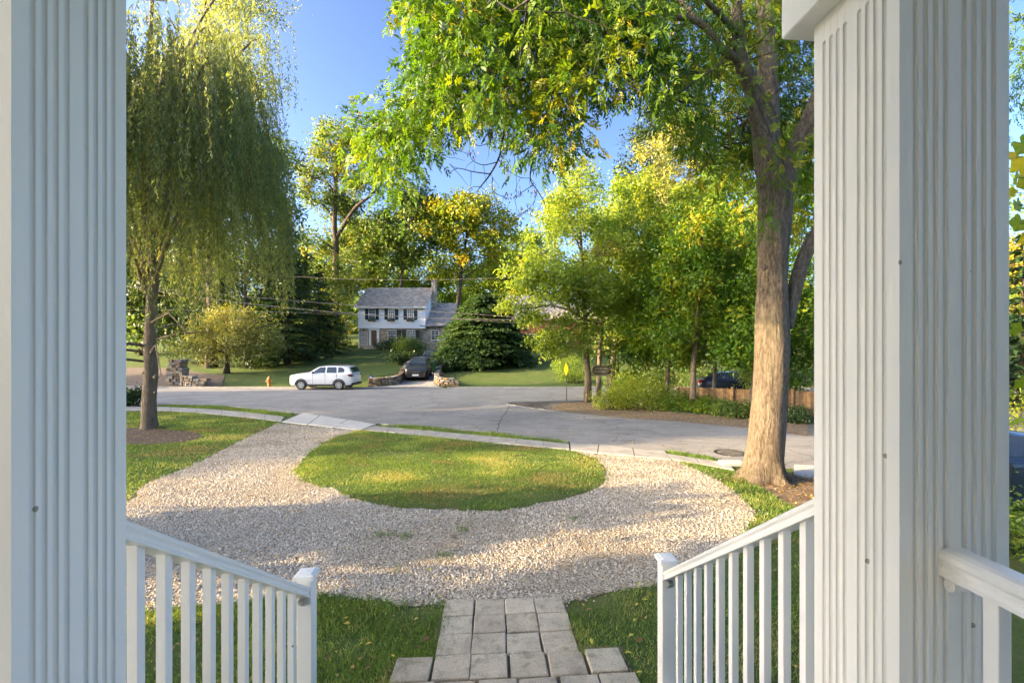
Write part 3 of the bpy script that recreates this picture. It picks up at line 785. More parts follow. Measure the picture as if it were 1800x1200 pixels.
# ------------------------------------------------------------------ cars
def carpaint(name, c, metal=.0):
    m, n, b, o = newmat(name); b.inputs['Base Color'].default_value = (*c, 1); b.inputs['Roughness'].default_value = .28
    b.inputs['Metallic'].default_value = metal; b.inputs['Coat Weight'].default_value = .8; b.inputs['Coat Roughness'].default_value = .05
    return m
M['tyre'] = plain('tyre_rubber', (.018, .018, .018), .85); M['clad'] = plain('black_plastic', (.025, .026, .028), .6)
M['rim'] = plain('alloy_rim', (.45, .46, .47), .3, .05, metal=.8); M['cglass'] = glass('car_glass', (.02, .03, .035), .03)
M['lamp'] = glass('lamp_glass', (.55, .55, .52), .1); M['tail'] = glass('tail_lamp', (.14, .012, .012), .15)
M['chrome'] = plain('chrome', (.6, .6, .6), .15, .02, metal=1.0); M['plate'] = plain('number_plate', (.65, .67, .70), .5)
def car(name, label, cat, loc, rz, paint, L=4.66, H=1.72, hw=.92, suv=True, group=None, two_tone=True, roofrack=True):
    """nose at -x, local origin under the middle of the car"""
    t = thing(name, label, cat, loc, rz, group); X = lambda f: (f - .5) * L
    belt = H * .665; bz = H * .175
    st = [(0.0, .28, .52, .74), (.012, .20, .60, .84), (.05, .17, .63, .93), (.14, .17, .675, .985), (.30, .17, .715, 1.0), (.40, .17, .70, 1.0), (.60, .17, .69, 1.0), (.80, .17, .69, 1.0), (.92, .18, .69, .97), (.975, .20, .67, .90), (1.0, .27, .60, .80)]
    mb = MB(); n = 12
    for f, b0, tp, w in st:
        x = X(f); zb, zt, y = b0 * H, tp * H, w * hw
        half = [(0, zb), (.90 * y, zb), (.985 * y, zb + .10), (y, zb + .5 * (zt - zb)), (.975 * y, zt - .07), (.90 * y, zt - .005), (0, zt + .03)]
        ring = [(x, q, z) for q, z in half] + [(x, -q, z) for q, z in half[-2:0:-1]]
        mb.v += ring
    m_ = len(st)
    for i in range(m_ - 1):
        for j in range(n): mb.f.append((i * n + j, i * n + (j + 1) % n, (i + 1) * n + (j + 1) % n, (i + 1) * n + j))
    mb.f += [tuple(range(n)), tuple(range((m_ - 1) * n, m_ * n))]
    # greenhouse
    y0, y1 = .90 * hw, .70 * hw; zb = .69 * H
    yz = lambda z: y0 + (y1 - y0) * (z - zb) / (H - zb)
    gs = [(.30, .70), (.37, .835), (.455, .965), (.56, .995), (.72, 1.0), (.86, .985), (.925, .955), (.965, .78), (.985, .69)] if suv else [(.29, .70), (.36, .83), (.45, .965), (.55, 1.0), (.68, .985), (.78, .93), (.87, .80), (.93, .70)]
    o = len(mb.v)
    for f, zr in gs:
        z = zr * H; ye = yz(max(z - .05, zb)); x = X(f)
        half = [(y0, zb - .02), (ye, max(z - .05, zb)), (ye * .86, z), (0, z + .015)]
        mb.v += [(x, q, zz) for q, zz in half] + [(x, -q, zz) for q, zz in half[-2::-1]]
    for i in range(len(gs) - 1):
        for j in range(6): mb.f.append((o + i * 7 + j, o + i * 7 + j + 1, o + (i + 1) * 7 + j + 1, o + (i + 1) * 7 + j))
    e = o + (len(gs) - 1) * 7; mb.f += [tuple(range(o, o + 7)), tuple(range(e, e + 7))]
    body = mb.build('body', paint, t, smooth=False)
    md = body.modifiers.new('bevel', 'BEVEL'); md.width = .025; md.segments = 2; md.limit_method = 'ANGLE'; md.angle_limit = R(25)
    for pgn in body.data.polygons: pgn.use_smooth = True
    # glass
    def sideglass(poly):
        for s in (1, -1):
            v = [(X(f), s * (yz(z * H) + .012), z * H) for f, z in poly]; v2 = [(a, b - s * .02, c) for a, b, c in v]; k = len(v)
            MB().add(v + v2, [tuple(range(k)), tuple(range(k, 2 * k))] + [(i, (i + 1) % k, k + (i + 1) % k, k + i) for i in range(k)]).build('side_window', M['cglass'], t)
    if suv:
        sideglass([(.385, .715), (.405, .80), (.475, .935), (.565, .952), (.565, .715)]); sideglass([(.592, .715), (.592, .953), (.735, .950), (.745, .715)]); sideglass([(.77, .73), (.765, .945), (.83, .93), (.865, .84), (.86, .74)])
    else:
        sideglass([(.37, .715), (.39, .80), (.465, .935), (.57, .955), (.57, .715)]); sideglass([(.59, .715), (.59, .953), (.69, .93), (.80, .74)])
    def band(a, b_, name_):
        fa, za = a; fb, zb2 = b_; xa, xb = X(fa), X(fb); za *= H; zb2 *= H
        nx_, nz_ = -(zb2 - za), (xb - xa); ln = math.hypot(nx_, nz_); sg = 1 if nz_ > 0 else -1
        ox, oz = sg * nx_ / ln * .03, sg * nz_ / ln * .03
        ya, yb = yz(max(za, zb)) * .90, yz(zb2) * .84
        v = [(xa + ox, -ya, za + oz), (xa + ox, ya, za + oz), (xb + ox, yb, zb2 + oz), (xb + ox, -yb, zb2 + oz)]
        v2 = [(a_ - 2 * ox, b2, c - 2 * oz) for a_, b2, c in v]
        MB().add(v + v2, [(0, 1, 2, 3), (7, 6, 5, 4), (0, 4, 5, 1), (1, 5, 6, 2), (2, 6, 7, 3), (3, 7, 4, 0)]).build(name_, M['cglass'], t)
    band((.315, .735), (.45, .955), 'windshield')
    if suv: band((.978, .72), (.934, .93), 'rear_window')
    else: band((.915, .725), (.79, .92), 'rear_window')
    # wheels and cladding
    wr = .205 * H if suv else .215 * H
    for f in (.205, .79):
        for s in (1, -1):
            x = X(f)
            cl = MB(); seg = 14; ro, ri = wr + .11, wr + .02
            for k in range(seg):
                a0, a1 = math.pi * (k / seg), math.pi * ((k + 1) / seg)
                pts = [(x + ri * math.cos(a0), wr + ri * math.sin(a0)), (x + ro * math.cos(a0), wr + ro * math.sin(a0)), (x + ro * math.cos(a1), wr + ro * math.sin(a1)), (x + ri * math.cos(a1), wr + ri * math.sin(a1))]
                cl.ext(pts, 'y', s * (hw - .05), s * (hw + .016))
            cl.build('wheel_arch', M['clad'] if two_tone else paint, t)
            w = MB(); w.v = []; 
            prof_ = [(wr * .62, -.10), (wr * .96, -.11), (wr, -.08), (wr, .08), (wr * .96, .11), (wr * .62, .10)]
            k2 = 24
            vs = []; fs = []
            for r_, yy in prof_:
                for j in range(k2):
                    a = 2 * math.pi * j / k2; vs.append((x + r_ * math.cos(a), s * (hw - .085) + yy, wr + r_ * math.sin(a)))
            for i in range(len(prof_) - 1):
                for j in range(k2): fs.append((i * k2 + j, i * k2 + (j + 1) % k2, (i + 1) * k2 + (j + 1) % k2, (i + 1) * k2 + j))
            fs += [tuple(range(k2)), tuple(range(5 * k2, 6 * k2))]
            wh = MB().add(vs, fs).build('wheel', M['tyre'], t)
            rm = MB(); yo = s * (hw + .02)
            for j in range(k2):
                a0, a1 = 2 * math.pi * j / k2, 2 * math.pi * (j + 1) / k2
                rm.ext([(x + r_ * math.cos(a), wr + r_ * math.sin(a)) for r_, a in ((wr * .60, a0), (wr * .68, a0), (wr * .68, a1), (wr * .60, a1))], 'y', yo - s * .03, yo + s * .008)
            for j in range(10):
                a = 2 * math.pi * j / 10 + .1; d = .09 if j % 2 else .13
                rm.ext([(x + wr * .12 * math.cos(a - 1), wr + wr * .12 * math.sin(a - 1)), (x + wr * .62 * math.cos(a - d), wr + wr * .62 * math.sin(a - d)), (x + wr * .62 * math.cos(a + d), wr + wr * .62 * math.sin(a + d)), (x + wr * .12 * math.cos(a + 1), wr + wr * .12 * math.sin(a + 1))], 'y', yo - s * .03, yo + s * .001 + j * s * .0004)
            rm.build('rim', M['rim'], wh)
    tr_ = MB()
    tr_.bb(X(.27), X(.725), -hw - .008, hw + .008, .165 * H, .245 * H)
    tr_.build('sill', M['clad'] if two_tone else paint, t)
    MB().bb(X(.90), X(1.004), -hw * .86, hw * .86, .19 * H, .30 * H, .02).build('rear_bumper', M['clad'], t)
    MB().bb(X(-.006), X(.05), -hw * .78, hw * .78, .19 * H, .27 * H, .02).build('front_bumper', M['clad'], t)
    MB().bb(X(-.004), X(.03), -hw * .52, hw * .52, .36 * H, .50 * H, .015).build('grille', M['black'], t)
    MB().bb(X(-.008), X(-.004), -hw * .34, hw * .34, .435 * H, .455 * H).build('grille_bar', M['chrome'], t)
    MB().bb(X(-.012), X(-.006), -.26, .26, .27 * H, .345 * H).build('number_plate', M['plate'], t)
    for s in (1, -1):
        MB().add([(X(.002), s * hw * .52, .47 * H), (X(.012), s * hw * .84, .50 * H), (X(.075), s * hw * .955, .56 * H), (X(.075), s * hw * .945, .61 * H), (X(.02), s * hw * .82, .575 * H), (X(.004), s * hw * .52, .53 * H), (X(.05), s * hw * .5, .5 * H)],
                 [(0, 1, 4, 5), (1, 2, 3, 4), (0, 6, 2, 1), (5, 4, 3, 6), (0, 5, 6), (2, 6, 3)]).build('headlight', M['lamp'], t)
        MB().add([(X(.945), s * hw * .985, .57 * H), (X(.995), s * hw * .86, .545 * H), (X(1.003), s * hw * .6, .57 * H), (X(1.003), s * hw * .6, .63 * H), (X(.985), s * hw * .90, .66 * H), (X(.925), s * hw * .975, .645 * H), (X(.95), s * hw * .6, .6 * H)],
                 [(0, 1, 4, 5), (1, 2, 3, 4), (0, 6, 2, 1), (5, 4, 3, 6), (2, 6, 3), (0, 5, 6)]).build('tail_light', M['tail'], t)
        m = MB().box((X(.40), s * (hw + .09), .73 * H), (.13, .17, .13), None, .03); m.box((X(.40), s * (hw - .02), .70 * H), (.06, .12, .04)); m.build('mirror', M['clad'], t)
        for f in (.545, .715): MB().box((X(f), s * (hw * .985 + .01), .60 * H), (.2, .03, .03), None, .008).build('handle', paint, t)
        dl = MB()
        for f in (.385, .578, .755): dl.bb(X(f) - .006, X(f) + .006, s * hw * .97, s * (hw * 1.0 + .001), .26 * H, .66 * H)
        dl.build('door_gap', M['black'], t)
        if roofrack: MB().tube([(X(.50), s * .60, H * 1.0), (X(.52), s * .60, H + .05), (X(.84), s * .60, H + .045), (X(.87), s * .60, H * .985)], .018, 6).build('roof_rail', M['clad'], t)
    return t
YC = 33.6
cxm = (573 - PX) / F * YC
car('parked_car', 'white suv with black wheel arches parked along the far kerb', 'car', (cxm, YC, gz(0, YC) + .006), R(-1), carpaint('white_car_paint', (.74, .74, .73)))
cy1 = 40.3; dx1 = (732 - PX) / F * (cy1 - 2.3)
sl1 = math.atan(.066)
c1 = car('parked_car', 'black suv facing the street at the front of the driveway', 'car', (dx1 - .35, cy1, gz(drive_x(cy1), cy1) + .05), R(90 + 7), carpaint('black_car_paint', (.012, .013, .016)), roofrack=True, hw=.94)
c1.rotation_euler = (0, R(-3.8), R(97))
cy2 = 47.5
c2 = car('parked_car', 'dark car parked behind the black suv in front of the white garage door', 'car', (drive_x(cy2) + .35, cy2, gz(drive_x(cy2), cy2) + .05), R(98), carpaint('dark_grey_paint', (.03, .035, .04)), two_tone=False)
c2.rotation_euler = (0, R(-3.8), R(98))
car('parked_car', 'dark blue car parked beyond the wooden fence', 'car', ((1290 - PX) / F * 28.5, 28.5, gz(14, 28.5)), R(172), carpaint('navy_paint', (.012, .018, .035)), H=1.5, suv=False, two_tone=False, roofrack=False)
car('parked_car', 'dark teal car behind bushes at the right edge of the photo', 'car', (8.15, 8.3, gz(8, 8.3)), R(178), carpaint('teal_paint', (.012, .03, .05)), L=4.2, H=1.38, suv=False, two_tone=False, roofrack=False)

# ------------------------------------------------------------------ street furniture and small things
def gp(px, py): x, y = G(px, py); return x, y, gz(x, y)
hyx = (473 - PX) / F * 34.6; z = gz(hyx, 34.6)
hyd = thing('fire_hydrant', 'faded orange fire hydrant on the grass left of the white suv', 'fire hydrant', (hyx, 34.6, z))
hm = plain('hydrant_paint', (.55, .20, .05), .6, .2, 9); hl = plain('hydrant_cap', (.60, .28, .10), .6)
MB().lathe([(.16, 0), (.16, .05), (.11, .06), (.105, .55), (.15, .56), (.15, .62), (.11, .63)], k=14).build('barrel', hm, hyd)
MB().lathe([(.14, .63), (.13, .72), (.09, .80), (.035, .83), (.035, .90), (.015, .905)], k=14).build('bonnet', hl, hyd)
for a, r_ in ((0, .06), (180, .06), (270, .085)):
    d = Vector((math.cos(R(a)), math.sin(R(a)), 0))
    MB().tube([d * .08 + Vector((0, 0, .48)), d * .2 + Vector((0, 0, .48)), d * .2 + Vector((0, 0, .48)), d * .24 + Vector((0, 0, .48))], [r_ * .8, r_ * .8, r_, r_], 10).build('outlet', hl, hyd)

# yellow diamond sign, nearly edge on
sx, sy, sz = gp(996, 705)
ys_ = thing('road_sign', 'yellow diamond road sign turned nearly edge on, on a thin post at the corner', 'road sign', (sx, sy, sz), R(-76))
MB().bb(-.025, .025, -.02, .02, -.1, 2.15).build('post', plain('sign_post', (.10, .10, .09), .6), ys_)
zt_ = HC - (649 - PY) / F * sy - sz; q = .38
s_ = MB().ext([(0, zt_ - q), (q, zt_), (0, zt_ + q), (-q, zt_)], 'y', -.03, -.024).build('sign_face', plain('sign_yellow', (.62, .38, .012), .45, .04), ys_)
MB().ext([(0, zt_ - q * .97), (q * .97, zt_), (0, zt_ + q * .97), (-q * .97, zt_)], 'y', -.0235, -.021).build('sign_back', M['steel'], s_)

# carved wooden neighbourhood sign
wx_, wy_, wz_ = gp(1058, 707)
ws = thing('wooden_sign', 'dark oval carved wooden sign on two leaning posts between the maple trunks', 'sign', (wx_, wy_, wz_), R(-28))
k = wy_ / F
zc_ = HC - (651 - PY) / F * wy_ - wz_
brd = []
for i in range(24):
    a = 2 * math.pi * i / 24; brd.append((math.copysign(abs(math.cos(a)) ** .7, math.cos(a)) * .58, zc_ + math.copysign(abs(math.sin(a)) ** .8, math.sin(a)) * .30))
bo = MB().ext(brd, 'y', -.03, .03).build('sign_board', plain('weathered_wood', (.075, .065, .05), .8), ws)
rim_ = MB(); 
for i in range(24):
    (a0, b0), (a1, b1) = brd[i], brd[(i + 1) % 24]
    f = lambda a, b: (a * .93, zc_ + (b - zc_) * .9)
    rim_.ext([(a0, b0), (a1, b1), f(a1, b1), f(a0, b0)], 'y', -.045, -.031)
rim_.build('sign_rim', plain('sign_gilt', (.30, .25, .12), .6), bo)
lt = MB()
for row, n_, zz in ((0, 11, .06), (1, 13, -.10)):
    for i in range(n_):
        x = (i - (n_ - 1) / 2) * .068
        lt.bb(x - .022, x - .010, -.042, -.031, zc_ + zz, zc_ + zz + .085); 
        if i % 3: lt.bb(x - .0095, x + .018, -.042, -.031, zc_ + zz + (.07 if i % 2 else .036), zc_ + zz + (.085 if i % 2 else .051))
        if i % 4 != 1: lt.bb(x + .0185, x + .030, -.042, -.031, zc_ + zz, zc_ + zz + .07)
lt.build('lettering', plain('sign_letters', (.42, .36, .20), .6), bo)
MB().tube([(-.42, .05, -.1), (-.02, .06, zc_ + .1)], .045, 8).build('post', M['b_grey'], ws)
MB().tube([(.42, .05, -.1), (.26, .06, zc_ + .1)], .045, 8).build('post', M['b_grey'], ws)

# yard sign, trash bin
yx = (652 - PX) / F * 36.6; z = gz(yx, 36.6)
yd = thing('yard_sign', 'small blue octagonal yard sign on a stake right of the white suv', 'yard sign', (yx, 36.6, z), R(10))
oc = [(.17 * math.cos(R(22.5 + 45 * i)), .52 + .17 * math.sin(R(22.5 + 45 * i))) for i in range(8)]
MB().ext(oc, 'y', -.012, .0).build('sign_face', plain('sign_blue', (.02, .10, .45), .5, .05), yd)
MB().ext([(a * .5, .52 + (b - .52) * .28) for a, b in oc], 'y', -.016, -.0125).build('sign_mark', M['white'], yd)
MB().bb(-.012, .012, .001, .02, -.1, .5).build('stake', M['steel'], yd)
ty = 44.0; tx = (762.5 - PX) / F * ty; z = gz(tx, ty)
tb = thing('trash_bin', 'green wheeled trash bin standing beside the driveway cars', 'trash bin', (tx, ty, z), R(8))
gm = plain('bin_green', (.02, .10, .045), .5)
MB().add([(-.24, -.28, .06), (.24, -.28, .06), (.24, .22, .06), (-.24, .22, .06), (-.30, -.36, 1.0), (.30, -.36, 1.0), (.30, .30, 1.0), (-.30, .30, 1.0)], [(3, 2, 1, 0), (4, 5, 6, 7), (0, 1, 5, 4), (1, 2, 6, 5), (2, 3, 7, 6), (3, 0, 4, 7)]).build('bin_body', gm, tb)
MB().bb(-.32, .32, -.39, .36, 1.0, 1.06, .02).build('lid', plain('bin_lid', (.10, .13, .12), .5), tb)
for s in (-1, 1): MB().tube([(s * .26, .24, .12), (s * .32, .24, .12)], .12, 12).build('wheel', M['tyre'], tb)
MB().tube([(-.25, .40, .96), (.25, .40, .96)], .02, 6).build('handle', gm, tb)

# retaining walls of stone beside the driveway, and the stone pier on the left
def rubble(t, line, h0, h1, thick=.4, sw=.36, sh=.17, seed=1, name='stone'):
    r_ = random.Random(seed); ln = [0]
    for a, b in zip(line[:-1], line[1:]): ln.append(ln[-1] + math.dist(a, b))
    tot = ln[-1]
    def at(s):
        for i in range(len(line) - 1):
            if s <= ln[i + 1] or i == len(line) - 2:
                k_ = (s - ln[i]) / (ln[i + 1] - ln[i]); a, b = line[i], line[i + 1]
                return a[0] + (b[0] - a[0]) * k_, a[1] + (b[1] - a[1]) * k_, math.atan2(b[1] - a[1], b[0] - a[0])
    me = {}
    ox, oy, oz = t.location
    mbs = [MB() for _ in M['wstone']]
    s = 0; 
    rows = int(max(h0, h1) / sh) + 1
    for rw in range(rows):
        s = r_.uniform(-.2, 0)
        while s < tot:
            w = sw * r_.uniform(.6, 1.4); sm = min(max(s + w / 2, 0), tot); x, y, a = at(sm); hh = h0 + (h1 - h0) * sm / tot
            if rw * sh < hh:
                z = gz(x, y) if not hasattr(t, 'zfun') else 0
                m3 = Matrix.Rotation(a + r_.uniform(-.06, .06), 3, 'Z') @ Matrix.Rotation(r_.uniform(-.05, .05), 3, 'X')
                r_.choice(mbs).box((x - ox, y - oy, z - oz + (rw + .5) * sh + r_.uniform(-.01, .01)), (w - .03, thick * r_.uniform(.9, 1.1), sh * r_.uniform(.8, .98)), m3, .02)
            s += w
    for mb_, m_ in zip(mbs, M['wstone']):
        if mb_.v: o_ = mb_.build(name, m_, t); o_['kind'] = 'stuff'
wl = [(-12.7, 35.6), (-11.9, 35.75), (-11.2, 36.3), (drive_x(37.6) - 1.55, 37.6), (drive_x(42) - 1.6, 42), (drive_x(50) - 1.6, 50)]
w1 = thing('stone_wall', 'low curved stone retaining wall left of the black suv', 'stone wall', (wl[0][0], wl[0][1], gz(*wl[0])))
rubble(w1, smoothpoly(wl, 4), .55, .95, seed=3)
wl2 = [(-5.9, 35.75), (-6.7, 35.75), (-7.4, 36.2), (drive_x(37.8) + 1.55, 37.8), (drive_x(42) + 1.6, 42), (drive_x(50) + 1.6, 50)]
w2 = thing('stone_wall', 'low curved stone retaining wall right of the driveway mouth', 'stone wall', (wl2[0][0], wl2[0][1], gz(*wl2[0])))
rubble(w2, smoothpoly(wl2, 4), .5, .95, seed=4)
def ironfence(label, line, h=.75):
    t = thing('iron_fence', label, 'fence', (line[0][0], line[0][1], gz(*line[0])))
    ox, oy, oz = t.location
    for i, (a, b) in enumerate(zip(line[:-1], line[1:])):
        n = max(2, int(math.dist(a, b) / .14))
        z0, z1 = gz(*a) + .05, gz(*b) + .05
        for zz in (.12, h - .08): MB().tube([(a[0] - ox, a[1] - oy, z0 + zz - oz), (b[0] - ox, b[1] - oy, z1 + zz - oz)], .014, 4).build('rail', M['black'], t)
        for k_ in range(n):
            f_ = k_ / n; x, y, z_ = a[0] + (b[0] - a[0]) * f_, a[1] + (b[1] - a[1]) * f_, z0 + (z1 - z0) * f_
            MB().bb(x - ox - .009, x - ox + .009, y - oy - .009, y - oy + .009, z_ - oz, z_ - oz + h + (.1 if k_ == 0 else 0)).build('picket', M['black'], t)
ironfence('black iron fence above the stone wall left of the driveway', [(-12.4, 36.3), (-11.6, 36.5), (-11.05, 37.4), (drive_x(39) - 1.9, 39)])
ironfence('black iron fence above the stone wall right of the driveway', [(-6.2, 36.3), (-7.0, 36.5), (-7.5, 37.4)])
px_, py_ = (310 - PX) / F * 36.5, 36.5
pier = thing('stone_wall', 'grey stone gate pier with a low curved wall beside the bushy tree', 'stone wall', (px_, py_, gz(px_, py_)))
rubble(pier, [(px_ - .35, py_), (px_ + .5, py_)], 1.9, 1.9, .8, .45, .22, seed=8)
rubble(pier, smoothpoly([(px_ + .5, py_), (px_ + 1.2, py_ - .6), (px_ + 2.3, py_ - 1.1), (px_ + 3.2, py_ - 1.2)], 3), 1.0, .55, .45, .42, .22, seed=9)

# wooden fence on the right
f0, f1 = np.array((6.85, 21.6)), np.array((12.6, 19.4)); ang = math.atan2(*(f1 - f0)[::-1])
wf = thing('wooden_fence', 'low brown board fence behind the shrubs at the right of the street', 'fence', (f0[0], f0[1], gz(*f0)), ang)
fm = [plain('fence_wood_' + a, c, .8, .3, 5) for a, c in (('brown', (.30, .17, .075)), ('tan', (.36, .21, .10)), ('dark', (.22, .125, .06)))]
bd = None; LF = 7.5; nb = int(LF / .145)
for i in range(nb):
    o = MB().bb(-.068, .068, -.012, .012, .05, 1.06 + random.uniform(-.01, .01)).build('board', fm[i % 3 if random.random() < .6 else 0], wf) if i < 3 else link('board', src[i % 3], wf)
    if i < 3: src = (src if i else []) + [o.data]
    o.location = (.07 + i * .145, 0, 0)
for i in range(4): MB().bb(i * 2.4 - .05, i * 2.4 + .05, -.11, -.013, -.1, 1.15).build('post', fm[1], wf)
for zz in (.25, .85): MB().bb(0, LF, .013, .05, zz, zz + .09).build('rail', fm[2], wf)

# overhead wires
def wire(label, pts, Y0, Y1, r_=.014):
    a, m_, b = pts; X0, X1 = -600, 2300
    A = np.polyfit([p[0] for p in pts], [p[1] for p in pts], 2)
    line = []
    for i in range(41):
        px = X0 + (X1 - X0) * i / 40; Y = Y0 + (Y1 - Y0) * i / 40
        pcl = min(max(px, 150), 1300); py = np.polyval(A, pcl) + (np.polyval(np.polyder(A), pcl)) * (px - pcl)
        line.append(W(px, py, Y))
    org = line[0]
    t = tag(MB().tube(line, r_, 5).build('overhead_wire', M['wire'], None), label, 'wire', 'overhead wires along the street')
M['wire'] = plain('wire', (.22, .19, .17), .5)
wire('highest overhead wire, crossing above the ridge of the stone house', [(385, 476), (600, 490), (890, 488)], 30, 30, .012)
wire('overhead wire crossing the upper windows of the white house from its roof edge', [(310, 510), (600, 535), (890, 556)], 31, 31, .016)
wire('thick overhead wire crossing below the upper windows of the white house', [(265, 510), (600, 549.5), (890, 562)], 31.5, 31.5, .020)
wire('thin overhead wire just under the thick one', [(470, 548), (600, 552), (890, 566)], 32, 32, .010)
# ------------------------------------------------------------------ vegetation
def lobe(px, py, rx, ry, Y, dpt=None):
    c = W(px, py, Y); k = Y / F
    return np.array([c[0], c[1], c[2], rx * k, (dpt if dpt else min(rx, ry) * k), ry * k])
def noise3(p, sc, seed=0):
    r_ = np.random.default_rng(seed); v = np.zeros(len(p))
    for k_ in range(3):
        for _ in range(3):
            a, b = r_.normal(size=(2, 3)) * sc * 1.8 ** k_; c, d = r_.uniform(0, 6.28, 2)
            v += .6 ** k_ * np.sin(p @ a + c) * np.sin(p @ b + d)
    return v / 1.5
def clumps_in(lobes, n, shell=.45, gaps=.5):
    lb = np.array(lobes); wgt = np.cbrt(lb[:, 3] * lb[:, 4] * lb[:, 5]) ** 2.4; wgt /= wgt.sum()
    m = int(n * (1 + gaps * 1.6)); k = rng.choice(len(lb), m, p=wgt); d = rv(m); sd = int(rng.integers(1e6))
    r = np.where(rng.random(m) < .85, shell + (1 - shell) * np.sqrt(rng.random(m)), rng.random(m) ** (1 / 3))
    r = r * (1 + .28 * noise3(d + k[:, None] * 3.1, 2.2, sd))
    p = lb[k, :3] + d * r[:, None] * lb[k, 3:]
    if m > n:
        sc = 2.6 / (np.cbrt((lb[:, 3] * lb[:, 4] * lb[:, 5])).mean() + .01)
        o_ = np.argsort(-(noise3(p, sc, sd + 1) + rng.normal(0, .22, m)))[:n]; p, d = p[o_], d[o_]
    return p, d
def foliage(name, C, D, nl, cr, L, Wd, mat, parent, org, droop=.2, flat=.75, tvar=.16, tmean=.42, tgrad=0.0, up=.55):
    n = len(C); ct = rng.normal(tmean, tvar, n)
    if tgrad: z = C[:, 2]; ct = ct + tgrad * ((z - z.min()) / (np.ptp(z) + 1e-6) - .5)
    nn = rng.poisson(nl, n); idx = np.repeat(np.arange(n), nn); m = len(idx)
    o = rng.normal(size=(m, 3)) * cr * np.array((1, 1, flat)) * rng.uniform(.6, 1.3, n)[idx, None] * .62
    Pp = C[idx] + o
    out = unit(o + 1e-6)
    A = unit(out * .6 + rv(m) * .8 + np.array((0, 0, -droop)))
    N = unit(out * .5 + D[idx] * .3 + rv(m) * .55 + np.array((0, 0, up)))
    t = ct[idx] + rng.normal(0, .10, m)
    return leaves(name, Pp, A, N, L * rng.uniform(.7, 1.25, m), Wd * rng.uniform(.75, 1.2, m), t, mat, parent, org)
def limbs(mb, base_pts, C, r0, nlimb=9, nsub=4, bend=.12):
    """branches from the stem polyline to groups of clumps"""
    stem = np.array([p[:3] for p in base_pts]); n = len(C)
    if n < 2: return
    seeds = [int(rng.integers(n))]
    dd = np.linalg.norm(C - C[seeds[0]], axis=1)
    while len(seeds) < min(nlimb, n):
        k = int(dd.argmax()); seeds.append(k); dd = np.minimum(dd, np.linalg.norm(C - C[k], axis=1))
    lab = np.linalg.norm(C[:, None] - C[seeds][None], axis=2).argmin(1)
    for s in range(len(seeds)):
        mem = C[lab == s]; g = mem.mean(0)
        zt = g[2] - .55 * np.linalg.norm((g - stem[-1])[:2]) - .1 * abs(g[2] - stem[0][2])
        zt = min(max(zt, stem[0][2] + .35 * (stem[-1][2] - stem[0][2])), stem[-1][2])
        a = np.array([np.interp(zt, stem[:, 2], stem[:, i]) for i in range(3)])
        rr = float(np.interp(zt, stem[:, 2], [p[3] for p in base_pts])) * .5
        mid = (a + g) / 2 + np.array((0, 0, .10 * np.linalg.norm(g - a))) + rng.normal(0, bend * .5, 3)
        path = [a, a * .5 + mid * .5 + rng.normal(0, bend * .3, 3), mid, mid * .45 + g * .55 + rng.normal(0, bend * .4, 3), g]
        mb.tube(path, [rr, rr * .8, rr * .6, rr * .42, rr * .22], 6)
        pk = mem[rng.permutation(len(mem))[:nsub]]
        for c in pk:
            st = path[2] if rng.random() < .5 else path[3]
            q = (st + c) / 2 + rng.normal(0, bend, 3) * .6
            mb.tube([st, q, c], [rr * .34, rr * .22, rr * .07 + .004], 4)
def tree(label, cat, base, lobes, ncl, nlf, cr, L, Wd, mat, r0, bark, name='tree', top=None, lean=None, nlimb=9, nsub=4, group=None, ground=None, sides=9, flare=1.35, **kw):
    x, y = base; z = gz(x, y) if ground is None else ground
    lb = np.array(lobes)
    if top is None:
        k = lb[:, 2].argmax(); top = (lb[k, 0], lb[k, 1], lb[k, 2] + .35 * lb[k, 5])
    t = thing(name, label, cat, (x, y, z), 0, group); org = (x, y, z)
    H = top[2] - z; pts = []
    for i in range(9):
        f = i / 8; g = f ** 1.5
        p = np.array((x + (top[0] - x) * g, y + (top[1] - y) * g, z - .1 + H * f)) + (rng.normal(0, .03 * r0 / .2, 3) * np.array((1, 1, 0)) if i else 0)
        pts.append((*p, r0 * (flare if i == 0 else 1.0) * (1 - .86 * f)))
    mb = MB(); mb.tube([p[:3] for p in pts], [p[3] for p in pts], sides, .06)
    C, D = clumps_in(lobes, ncl)
    limbs(mb, pts, C, r0, nlimb, nsub, bend=.02 * H)
    mb.build('trunk', bark, t, smooth=True, org=org)
    foliage('crown', C, D, nlf, cr, L, Wd, mat, t, org, **kw)
    return t
def bush(label, cat, x, y, rx, ry, h, mat, n=900, L=.12, Wd=.07, group=None, name='shrub', nst=7, **kw):
    z = gz(x, y); t = thing(name, label, cat, (x, y, z), 0, group)
    lb = [np.array((x, y, z + h * .5, rx, ry, h * .52))] + [np.array((x + rng.normal() * rx * .5, y + rng.normal() * ry * .4, z + h * rng.uniform(.4, .8), rx * .45, ry * .45, h * .35)) for _ in range(4)]
    C, D = clumps_in(lb, max(12, n // 24), .6); C[:, 2] = np.maximum(C[:, 2], z + .06)
    mb = MB()
    for i in range(nst):
        c = C[int(rng.integers(len(C)))]; mb.tube([(x + rng.normal() * rx * .15, y + rng.normal() * ry * .15, z - .05), ((x + c[0]) / 2, (y + c[1]) / 2, z + (c[2] - z) * .6), c], [.03, .02, .008], 5)
    mb.build('stem', M['b_dark'], t, org=(x, y, z))
    foliage('foliage', C, D, 24, min(rx, h) * .38, L, Wd, mat, t, (x, y, z), **kw)
    return t
